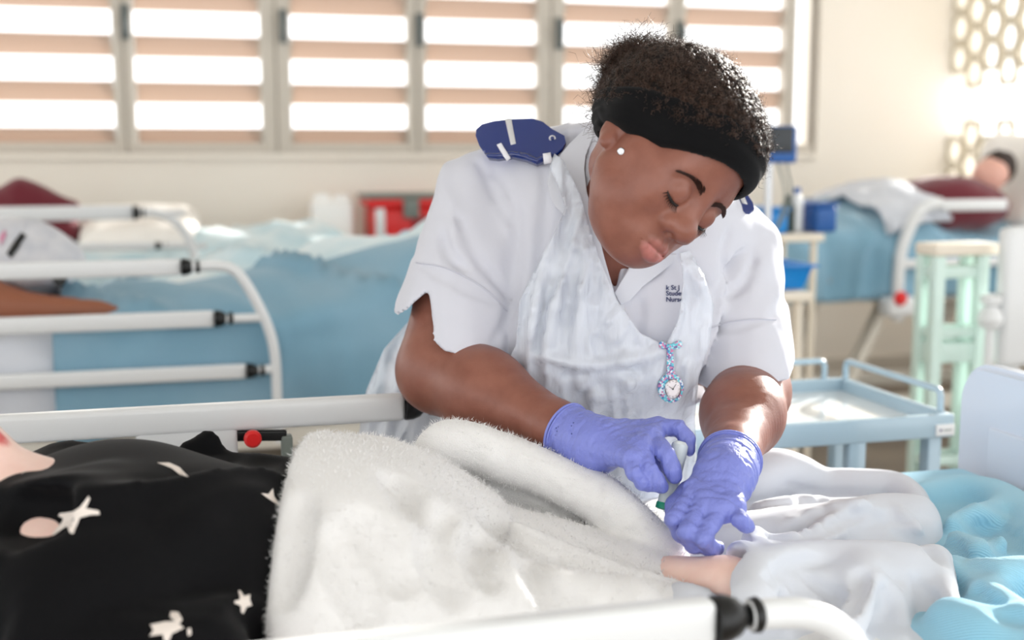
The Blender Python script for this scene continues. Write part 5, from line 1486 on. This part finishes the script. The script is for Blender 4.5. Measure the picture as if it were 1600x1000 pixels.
# ---- white sheet crumpled over the lower legs
SF = Field(axis_grid(0.42, 1.10, 0.0055), axis_grid(0.95, 1.76, 0.0055), axis_grid(0.775, 1.00, 0.0055))
def zc(*q): return [WZ(u, v, z) for u, v, z in q]
def ridge(F_, q, r0, r1, k):
    pts = bez(zc(*q), 16); rr = np.interp(np.linspace(0, 1, 16), [0, 0.5, 1], [r0, max(r0, r1), r1])
    T_ = Field(*F_.ax)
    for i in range(15): T_.add(p_cone(pts[i], pts[i + 1], rr[i], rr[i + 1]), 0.01 if i else 0)
    F_.F = smin(F_.F, T_.F, k)
SF.add(p_box((0.77, 1.35, 0.80), (0.31, 0.36, 0.022), None, 0.02), 0)
SF.add(p_cone(V(0.5, 1.42, 0.82), V(1.0, 1.44, 0.82), 0.05, 0.05), 0.06)
SF.add(p_cone(V(0.55, 1.22, 0.815), V(1.0, 1.25, 0.82), 0.05, 0.05), 0.06)
ridge(SF, [(1168, 752, 0.86), (1215, 735, 0.87), (1262, 745, 0.855)], 0.03, 0.024, 0.02)
ridge(SF, [(1262, 762, 0.835), (1330, 760, 0.84), (1400, 764, 0.84), (1450, 790, 0.835)], 0.025, 0.022, 0.02)
ridge(SF, [(1185, 862, 0.86), (1260, 850, 0.858), (1325, 815, 0.855), (1385, 800, 0.85), (1462, 818, 0.84)], 0.016, 0.018, 0.018)
ridge(SF, [(1175, 935, 0.87), (1210, 885, 0.87), (1290, 872, 0.86), (1390, 876, 0.855), (1470, 900, 0.845)], 0.02, 0.016, 0.018)
ridge(SF, [(1158, 868, 0.875), (1172, 900, 0.875), (1182, 950, 0.868)], 0.017, 0.015, 0.014)
ridge(SF, [(1178, 840, 0.87), (1190, 870, 0.872), (1196, 900, 0.868)], 0.012, 0.012, 0.012)
ridge(SF, [(1185, 800, 0.85), (1290, 795, 0.84), (1370, 790, 0.838)], 0.012, 0.010, 0.03)
ridge(SF, [(1325, 985, 0.85), (1345, 930, 0.855), (1352, 895, 0.855)], 0.012, 0.014, 0.03)
ridge(SF, [(1475, 880, 0.84), (1492, 930, 0.84), (1515, 990, 0.84)], 0.016, 0.016, 0.02)
def sf_(P):
    a = np.clip(1 - 2.6 * np.abs(fbm(np.stack([P[:, 0] * 3 - P[:, 1] * 9, P[:, 1] * 2 + P[:, 0] * 2, P[:, 2] * 5], -1), 2, 91)), 0, 1)
    return -0.005 * a + 0.002
SF.displace(sf_, 0.03)
for pts, r_, rg in (([(1190, 835), (1260, 832), (1310, 815), (1350, 795)], 0.008, False), ([(1200, 905), (1240, 880), (1290, 872)], 0.007, False), ([(1320, 960), (1338, 915), (1345, 890)], 0.009, False),
                    ([(1230, 760), (1280, 775), (1340, 772)], 0.007, False), ([(1395, 795), (1420, 815), (1440, 835)], 0.006, True), ([(1400, 830), (1440, 850), (1470, 870)], 0.008, False),
                    ([(1370, 900), (1400, 940), (1410, 985)], 0.007, True), ([(1430, 905), (1445, 940), (1440, 985)], 0.008, False), ([(1190, 790), (1250, 782), (1320, 790), (1380, 800)], 0.006, True),
                    ([(1210, 830), (1280, 800), (1360, 785)], 0.005, True), ([(1260, 900), (1300, 930), (1310, 985)], 0.007, False), ([(1220, 920), (1235, 960), (1230, 1000)], 0.006, True)):
    SF.crease(pts, r_, -0.003 if not rg else 0.002, 0.010, ridge=rg)
arm_clear = p_cone(farm0, farm1 + nrm(farm1 - farm0) * 0.0, 0.05, 0.043)
SF.carve(arm_clear, 0.006)
sa, sb = WZ(1440, 755, 0.83), WZ(1525, 1000, 0.83); sn = nrm(np.cross(sb - sa, HU)); sn = sn if sn[0] > 0 else -sn
SF.carve((V(-2, 0, 0), V(2, 3, 2), lambda P: -((P - sa.astype(np.float32)) @ sn.astype(np.float32)) + 0.02 * noise3(P * V(1, 7, 1), 5)), 0.05)
SF.carve((V(-2, 0, 0), V(2, 3, 2), lambda P: P[..., 2] - 0.795), 0.01)
v, f = SF.mesh(); o = mesh_obj('crumpled_sheet', relax(v, f, 1, 0.4), f, M_SHEET, None)
tag(o, 'crumpled white top sheet beyond the nurse\'s gloved hands', 'sheet')

# ---- light blue cellular blanket at the foot
m = mat('light blue woven blanket', srgb(150, 208, 232), 0.9, sheen=0.3, var=(5.0, srgb(166, 216, 236)))
nt = m.node_tree; b = nt.nodes['Principled BSDF']
wv = nt.nodes.new('ShaderNodeTexWave'); wv.inputs['Scale'].default_value = 130; wv.bands_direction = 'DIAGONAL'
tc = nt.nodes.new('ShaderNodeTexCoord'); nt.links.new(tc.outputs['Object'], wv.inputs['Vector'])
bp = nt.nodes.new('ShaderNodeBump'); bp.inputs['Strength'].default_value = 0.5; bp.inputs['Distance'].default_value = 0.002
nt.links.new(wv.outputs['Fac'], bp.inputs['Height']); nt.links.new(bp.outputs['Normal'], b.inputs['Normal'])
M_WOVEN = m
KF = Field(axis_grid(0.72, FX + 0.02, 0.0055), axis_grid(0.93, 1.78, 0.0055), axis_grid(0.775, 1.0, 0.0055))
KF.add(p_box(((0.76 + FX - 0.03) / 2, 1.35, 0.802), ((FX - 0.03 - 0.76) / 2, 0.375, 0.022), None, 0.018), 0)
ridge(KF, [(1440, 775, 0.835), (1500, 765, 0.84), (1560, 775, 0.845), (1610, 810, 0.84), (1640, 850, 0.84)], 0.022, 0.022, 0.03)
ridge(KF, [(1490, 815, 0.84), (1540, 800, 0.845), (1570, 790, 0.84)], 0.012, 0.012, 0.02)
ridge(KF, [(1490, 840, 0.84), (1530, 860, 0.84), (1560, 850, 0.84)], 0.010, 0.012, 0.02)
ridge(KF, [(1490, 885, 0.84), (1550, 900, 0.85), (1620, 900, 0.85), (1700, 930, 0.84)], 0.016, 0.02, 0.03)
ridge(KF, [(1480, 960, 0.84), (1560, 985, 0.845), (1660, 990, 0.84)], 0.02, 0.02, 0.04)
ridge(KF, [(1540, 930, 0.84), (1590, 960, 0.845), (1640, 1030, 0.84)], 0.016, 0.016, 0.04)
KF.displace(lambda P: -0.003 * np.clip(1 - 2.4 * np.abs(fbm(np.stack([P[:, 0] * 4 - P[:, 1] * 6, P[:, 1] * 3 + P[:, 0] * 2, P[:, 2] * 6], -1), 2, 95)), 0, 1) + 0.0025, 0.03)
for pts, r_, rg in (([(1500, 800), (1540, 830), (1580, 870)], 0.008, False), ([(1485, 845), (1510, 875), (1545, 885)], 0.008, False), ([(1520, 920), (1560, 950), (1600, 965)], 0.009, False), ([(1520, 790), (1560, 815), (1595, 830)], 0.006, True)):
    KF.crease(pts, r_, -0.003 if not rg else 0.002, 0.010, ridge=rg)
KF.carve((V(-2, 0, 0), V(2, 3, 2), lambda P: ((P - sa.astype(np.float32)) @ sn.astype(np.float32)) + 0.09), 0.01)
KF.carve((V(-2, 0, 0), V(2, 3, 2), lambda P: P[..., 2] - 0.795), 0.01)
v, f = KF.mesh(); o = mesh_obj('woven_blanket', relax(v, f, 5, 0.5), f, M_WOVEN, None)
tag(o, 'light blue woven blanket folded at the foot of the foreground bed', 'blanket')

# ================================================================== patient in the second bed
GOWN = mat('pale hospital gown', srgb(214, 214, 218), 0.85, var=(22, srgb(196, 198, 206)))
a0 = zy(-60, 445, 3.40); a1 = zy(20, 478, 3.34); a2 = zy(150, 484, 3.30); a3 = zy(218, 490, 3.29)
PB2 = V(-0.7, 3.55, 0.95)
BFd = Field(axis_grid(-1.5, 0.4, 0.014), axis_grid(3.2, 3.95, 0.014), axis_grid(0.86, 1.42, 0.014))
BFd.add(p_cone(a0, a1, 0.055, 0.045)); BFd.add(p_cone(a1, a2, 0.042, 0.026), 0.02); BFd.add(p_cone(a2, a3, 0.024, 0.012), 0.02)
BFd.add(p_ell((-0.75, 3.62, 1.01), (0.34, 0.19, 0.11)), 0.05); BFd.add(p_cone((-0.95, 3.48, 1.04), a0, 0.06, 0.055), 0.04)
BFd.add(p_cone((-1.05, 3.6, 1.05), (-1.18, 3.6, 1.09), 0.055, 0.055), 0.03); BFd.add(p_ell((-1.26, 3.6, 1.13), (0.10, 0.08, 0.11)), 0.02)
v, f = BFd.mesh(); pb = mesh_obj('person', relax(v, f, 2) - PB2, f, mat('brown skin', srgb(152, 94, 68), 0.5, sub=0.1), None); pb.location = PB2
tag(pb, 'patient with a bare brown forearm in the bed with blue bedding', 'person')
gf = Field(axis_grid(-1.3, 0.2, 0.013), axis_grid(3.2, 4.0, 0.013), axis_grid(0.88, 1.36, 0.013))
gf.add(p_ell((-0.68, 3.64, 1.02), (0.42, 0.22, 0.135))); gf.add(p_ell(zy(20, 395, 3.5), (0.13, 0.11, 0.085)), 0.05); gf.add(p_ell(zy(60, 412, 3.45), (0.12, 0.10, 0.06)), 0.05)
gf.add(p_cone((-0.95, 3.5, 1.05), zy(-40, 430, 3.44), 0.085, 0.07), 0.04)
gf.displace(lambda P: 0.018 * fbm(P * V(9, 5, 7), 3, 3) - 0.012 * np.clip(1 - 2.4 * np.abs(fbm(P * V(11, 4, 4), 2, 9)), 0, 1), 0.05)
v, f = gf.mesh(); gw = mesh_obj('gown', relax(v, f, 1), f, GOWN, pb); bvG = bvh_of(gw)
patch('dark_strap', bvG, [(12, 398), (34, 366), (40, 370), (20, 404)], M_BLACK, gw, 0.008, 0.004, 6)
patch('pink_print', bvG, [(0, 372), (8, 360), (10, 368), (2, 384)], mat('pink print', srgb(214, 140, 170), 0.8), gw, 0.004, 0.002, 6)
# dark bracket seen below the top bar of the second bed
bk = zy(92, 440, Y2 + 0.03)
mesh_v = [zy(u, v, Y2 + y) for y in (0.0, 0.03) for u, v in ((78, 432), (108, 432), (98, 448), (88, 448))]
mesh_obj('rail_bracket', mesh_v, [(0, 1, 2, 3), (7, 6, 5, 4), (0, 4, 5, 1), (1, 5, 6, 2), (2, 6, 7, 3), (3, 7, 4, 0)], M_BLACK, B2, smooth=False)

# ================================================================== patient in maroon, right background
hd = zy(1548, 272, 4.95); cb = V(3.75, 5.0, 1.05)
mf = Field(axis_grid(3.1, 4.4, 0.014), axis_grid(4.65, 5.4, 0.014), axis_grid(0.93, 1.42, 0.014))
mf.add(p_ell((3.52, 5.0, 1.06), (0.24, 0.18, 0.10))); mf.add(p_ell(hd, (0.085, 0.075, 0.10), frame((-0.6, -0.2, 0.7), (0.75, 0.1, 0.6))), 0.02)
mf.add(p_cone(hd + V(-0.02, 0, -0.05), (3.66, 5.0, 1.10), 0.05, 0.06), 0.03)
mf.add(p_cone(hd + V(-0.075, -0.02, 0.035), hd + V(-0.09, -0.02, 0.028), 0.014, 0.012), 0.012)
mf.add(p_cone((3.66, 4.82, 1.07), (3.36, 4.76, 1.05), 0.045, 0.04), 0.03)
v, f = mf.mesh(); mb = mesh_obj('person', relax(v, f, 2) - cb, f, mat('pale skin', srgb(222, 172, 156), 0.5, sub=0.1), None); mb.location = cb
tag(mb, 'patient in a maroon top lying back on the right background bed', 'person')
tf_ = Field(axis_grid(3.1, 4.2, 0.013), axis_grid(4.65, 5.4, 0.013), axis_grid(0.92, 1.34, 0.013))
tf_.add(p_ell((3.48, 5.0, 1.09), (0.26, 0.21, 0.14))); tf_.add(p_cone((3.64, 4.82, 1.09), (3.34, 4.78, 1.06), 0.075, 0.06), 0.05); tf_.add(p_ell((3.46, 4.86, 1.11), (0.22, 0.14, 0.12)), 0.05)
tf_.displace(lambda P: 0.010 * fbm(P * 9, 3, 3), 0.04)
v, f = tf_.mesh(); mesh_obj('maroon_top', relax(v, f, 1), f, M_MAROON, mb)
hf = Field.box(hd - 0.17, hd + 0.17, 0.010)
hf.add(p_ell(hd + V(0.05, 0.01, 0.03), (0.075, 0.085, 0.085))); hf.displace(lambda P: 0.006 * fbm(P * 30, 2, 2), 0.03)
v, f = hf.mesh(); mesh_obj('hair', v, f, mat('dark brown hair', srgb(48, 34, 28), 0.6), mb)
fld = Field.box((3.70, 4.7, 0.9), (4.4, 5.5, 1.55), 0.014)
fld.add(p_box((3.98, 5.1, 1.18), (0.10, 0.30, 0.26), frame((0, 1, 0), (0.35, 0, 1)), 0.09)); fld.displace(lambda P: 0.012 * fbm(P * 7, 3, 7), 0.05)
v, f = fld.mesh(); o = mesh_obj('pillow', relax(v, f, 2), f, MATS['white pillowcase'], None); tag(o, 'upright white pillow behind the head of the patient in maroon', 'pillow')

# ================================================================== mint frame trolley, right of the nurse
MT = empty('mint_trolley', zy(1500, 500, 3.2) * V(1, 1, 0), 'mint-green metal frame trolley in front of the right background bed', 'trolley')
q0 = zy(1466, 400, 3.1); q1 = zy(1534, 400, 3.1)
zt = q0[2]; xa, xb = q0[0], q1[0]; ya, yb = 3.1, 3.17
for x in (xa, xb):
    for y in (ya, yb):
        MB().box((x - 0.018, y - 0.018, 0.06), (x + 0.018, y + 0.018, zt), 0.005).build('leg', M_MINT, MT)
        MB().lathe((x, y - 0.012, 0.03), (0, 1, 0), [(0.026, 0), (0.03, 0.004), (0.03, 0.02), (0.026, 0.024)], 14).build('castor_wheel', M_GREY, MT)
MB().box((xa - 0.02, ya - 0.02, zt), (xb + 0.05, yb + 0.02, zt + 0.035), 0.006).build('top_shelf', M_CREAMPL, MT)
for z, h in ((zt - 0.05, 0.035), (zt - 0.20 - 0.03, 0.03), (zt - 0.27 - 0.02, 0.06), (zt - 0.62, 0.03)):
    for (p, q) in (((xa, ya), (xb, ya)), ((xa, yb), (xb, yb)), ((xa, ya), (xa, yb)), ((xb, ya), (xb, yb))):
        MB().bar((p[0], p[1], z), (q[0], q[1], z), 0.02, h, bev=0.004).build('cross_rail', M_MINT, MT)
MB().box((xa, ya, zt - 0.315), (xb, yb, zt - 0.295), 0.004).build('shelf', M_WHITE, MT)

# white end panel at the right edge of the view
EP = empty('bed_end_panel', zy(1640, 500, 3.0) * V(1, 1, 0), 'white moulded bed end panel at the right edge behind the footboard', 'panel')
e0 = zy(1577, 372, 3.0); e1 = zy(1592, 575, 3.0)
MB().box((e0[0], 3.0, e1[2]), (e0[0] + 0.5, 3.06, e0[2] + 0.03), 0.022).build('panel', M_WHITE, EP)
MB().box((e0[0] + 0.10, 2.995, e1[2] + 0.06), (e0[0] + 0.42, 3.0, e0[2] - 0.05), 0.002).build('inset', M_CREAMPL, EP)
for x in (e0[0] + 0.06, e0[0] + 0.44):
    MB().tube([(x, 3.03, e1[2] + 0.03), (x, 3.03, 0.0)], 0.018, 12).build('leg', M_WHITE, EP)
kb = zy(1558, 488, 3.0)
MB().lathe(kb + V(0, 0.03, -0.055), (0, 0, 1), [(0.012, 0), (0.03, 0.006), (0.038, 0.03), (0.03, 0.055), (0.018, 0.07), (0.03, 0.078), (0.03, 0.10), (0.015, 0.105)], 16).build('corner_bumper', M_WHITE, EP)
MB().tube([kb + V(0, 0.03, -0.05), V(kb[0], kb[1] + 0.03, 0.0)], 0.014, 10).build('bumper_post', M_WHITE, EP)
MB().tube([kb + V(0, 0.03, -0.03), V(e0[0] + 0.02, 3.03, kb[2] - 0.03)], 0.012, 10).build('bumper_arm', M_WHITE, EP)

# ================================================================== monitor on a stand, basin trolley and clutter behind her shoulder
MO = empty('patient_monitor', zy(1215, 225, 3.82) * V(1, 1, 0), 'small dark-screened monitor with blue casing on a pole stand', 'monitor')
m0 = zy(1186, 255, 3.82); m1 = zy(1248, 196, 3.82)
MB().box((m0[0], 3.82, m0[2]), (m1[0], 3.90, m1[2]), 0.012).build('casing', M_DEEPBLUE, MO)
MB().box((m0[0] + 0.01, 3.81, m0[2] + 0.035), (m1[0] - 0.022, 3.83, m1[2] - 0.006), 0.004).build('screen', mat('dark screen', srgb(38, 44, 50), 0.3), MO)
px_ = zy(1206, 260, 3.84)[0]
MB().tube([(px_, 3.86, 0.06), (px_, 3.86, m0[2] + 0.01)], 0.013, 12).build('pole', M_STEEL, MO)
for k in range(5):
    a = 2 * math.pi * k / 5
    MB().bar((px_, 3.86, 0.07), (px_ + 0.18 * math.cos(a), 3.86 + 0.18 * math.sin(a), 0.06), 0.03, 0.025, bev=0.004).build('base_leg', M_CREAMPL, MO)
    MB().lathe((px_ + 0.17 * math.cos(a), 3.848 + 0.17 * math.sin(a), 0.025), (0, 1, 0), [(0.02, 0), (0.025, 0.004), (0.025, 0.02), (0.02, 0.024)], 12).build('castor_wheel', M_GREY, MO)
for k in range(2):
    MB().tube(bez([(px_ + 0.03 + 0.03 * k, 3.85, m0[2]), (px_ + 0.05 + 0.02 * k, 3.83, m0[2] - 0.12), (px_ + 0.015, 3.85, m0[2] - 0.26)], 14), 0.004, 6).build('cable', M_GREY, MO)

BT_ = empty('basin_trolley', zy(1240, 460, 3.4) * V(1, 1, 0), 'cream trolley carrying the blue basin behind the nurse\'s shoulder', 'trolley')
t0 = zy(1150, 458, 3.25); t1 = zy(1262, 458, 3.25); zt = t0[2]
MB().box((t0[0], 3.22, zt - 0.03), (t1[0], 3.62, zt), 0.006).build('top_shelf', M_CREAMPL, BT_)
for x in (t0[0] + 0.03, t1[0] - 0.03):
    for y in (3.25, 3.59):
        MB().tube([(x, y, 0.05), (x, y, zt - 0.02)], 0.014, 10).build('leg', M_CREAMPL, BT_)
        MB().lathe((x, y - 0.01, 0.028), (0, 1, 0), [(0.024, 0), (0.028, 0.004), (0.028, 0.018), (0.024, 0.02)], 12).build('castor_wheel', M_GREY, BT_)
MB().box((t0[0] + 0.02, 3.25, 0.42), (t1[0] - 0.02, 3.59, 0.44), 0.004).build('lower_shelf', M_CREAMPL, BT_)
bn = MB(); b0 = zy(1190, 455, 3.26); b1 = zy(1272, 455, 3.26); bz = zt + 0.001
def basin(lo_x, hi_x, y0_, y1_, z0, z1):
    bm = bmesh.new(); t_ = 0.012; fl_ = 0.016
    def ringv(ix, z, g): return [bm.verts.new(p) for p in ((lo_x + ix - g, y0_ + ix - g, z), (hi_x - ix + g, y0_ + ix - g, z), (hi_x - ix + g, y1_ - ix + g, z), (lo_x + ix - g, y1_ - ix + g, z))]
    rs = [ringv(0.02, z0, 0), ringv(0, z1 - 0.008, 0), ringv(0, z1 - 0.008, fl_), ringv(0, z1, fl_), ringv(0.006, z1, 0), ringv(0.026, z0 + 0.008, 0)]
    for r0, r1 in zip(rs[:-1], rs[1:]):
        for j in range(4): bm.faces.new((r0[j], r0[(j + 1) % 4], r1[(j + 1) % 4], r1[j]))
    bm.faces.new(rs[0][::-1]); bm.faces.new(rs[-1])
    bmesh.ops.recalc_face_normals(bm, faces=bm.faces[:]); bmesh.ops.bevel(bm, geom=bm.edges[:], offset=0.003, segments=2, affect='EDGES'); return bm
bn.bm(basin(b0[0], b1[0], 3.27, 3.52, bz, bz + 0.075)); o = bn.build('blue_basin', M_BRIGHTBLUE)
tag(o, 'bright blue plastic basin on the cream trolley', 'basin')
# bottle and white box beside the basin
w0 = zy(1178, 400, 3.55); 
BX = empty('white_box', (w0[0] + 0.05, 3.57, zt), 'white cardboard supply box behind the blue basin', 'box')
MB().box((w0[0], 3.535, zt + 0.001), (w0[0] + 0.075, 3.61, zt + 0.15), 0.004).build('carton', M_WHITE, BX)
MB().box((w0[0] - 0.002, 3.533, zt + 0.12), (w0[0] + 0.077, 3.612, zt + 0.152), 0.003).build('lid', M_WHITE, BX)

# equipment cart with blue tubs at the foot of the right background bed
EC = empty('equipment_cart', zy(1240, 400, 3.9) * V(1, 1, 0), 'cream equipment cart at the foot of the right background bed', 'cart')
s0 = zy(1176, 372, 3.95); s1 = zy(1320, 372, 3.95); zt2 = s0[2]
XE0, XE1 = s0[0] + 0.02, s1[0]
for x in (XE0 + 0.03, XE1 - 0.03):
    for y in (4.12, 4.36):
        MB().tube([(x, y, 0.05), (x, y, zt2 - 0.02)], 0.013, 10).build('leg', M_CREAMPL, EC)
        MB().lathe((x, y - 0.01, 0.028), (0, 1, 0), [(0.024, 0), (0.028, 0.004), (0.028, 0.018), (0.024, 0.02)], 12).build('castor_wheel', M_GREY, EC)
MB().box((XE0, 4.09, zt2 - 0.03), (XE1, 4.39, zt2), 0.006).build('top_shelf', M_CREAMPL, EC)
MB().box((XE0 + 0.01, 4.10, 0.40), (XE1 - 0.01, 4.38, 0.42), 0.004).build('lower_shelf', M_CREAMPL, EC)
def tub(x0, x1, h, m, label, lidm):
    e = empty('storage_tub', ((x0 + x1) / 2, 4.22, zt2), label, 'tub', 'blue tubs on the equipment cart')
    MB().box((x0, 4.12, zt2 + 0.001), (x1, 4.30, zt2 + h), 0.012).build('body', m, e)
    MB().box((x0 - 0.006, 4.114, zt2 + h), (x1 + 0.006, 4.306, zt2 + h + 0.014), 0.005).build('lid', lidm, e)
    return e
u2x = lambda u: float(zy(u, 350, 4.15)[0])
tub(u2x(1186), u2x(1226), 0.085, M_BRIGHTBLUE, 'blue storage tub on the equipment cart nearest the nurse', M_BRIGHTBLUE)
tub(u2x(1270), u2x(1302), 0.10, M_DEEPBLUE, 'dark blue storage tub at the right end of the equipment cart', M_DEEPBLUE)
def bottle(u, h, r, body, capm, name, label):
    x = u2x(u); e = empty(name, (x, 4.2, zt2), label, 'bottle')
    MB().lathe((x, 4.2, zt2 + 0.001), (0, 0, 1), [(r * 0.9, 0), (r, 0.006), (r, h * 0.68), (r * 0.5, h * 0.82), (r * 0.4, h * 0.84), (r * 0.4, h * 0.88)], 18).build('body', body, e)
    MB().lathe((x, 4.2, zt2 + 0.001 + h * 0.86), (0, 0, 1), [(r * 0.5, 0), (r * 0.52, h * 0.03), (r * 0.5, h * 0.13), (r * 0.3, h * 0.14)], 16).build('cap', capm, e)
bottle(1240, 0.14, 0.03, mat('dark bottle', srgb(52, 66, 62), 0.3), M_BLACK, 'dark_bottle', 'dark round-shouldered bottle between the blue tubs')
bottle(1254, 0.17, 0.026, M_WHITE, M_DEEPBLUE, 'white_bottle', 'white bottle with a blue cap on the equipment cart')
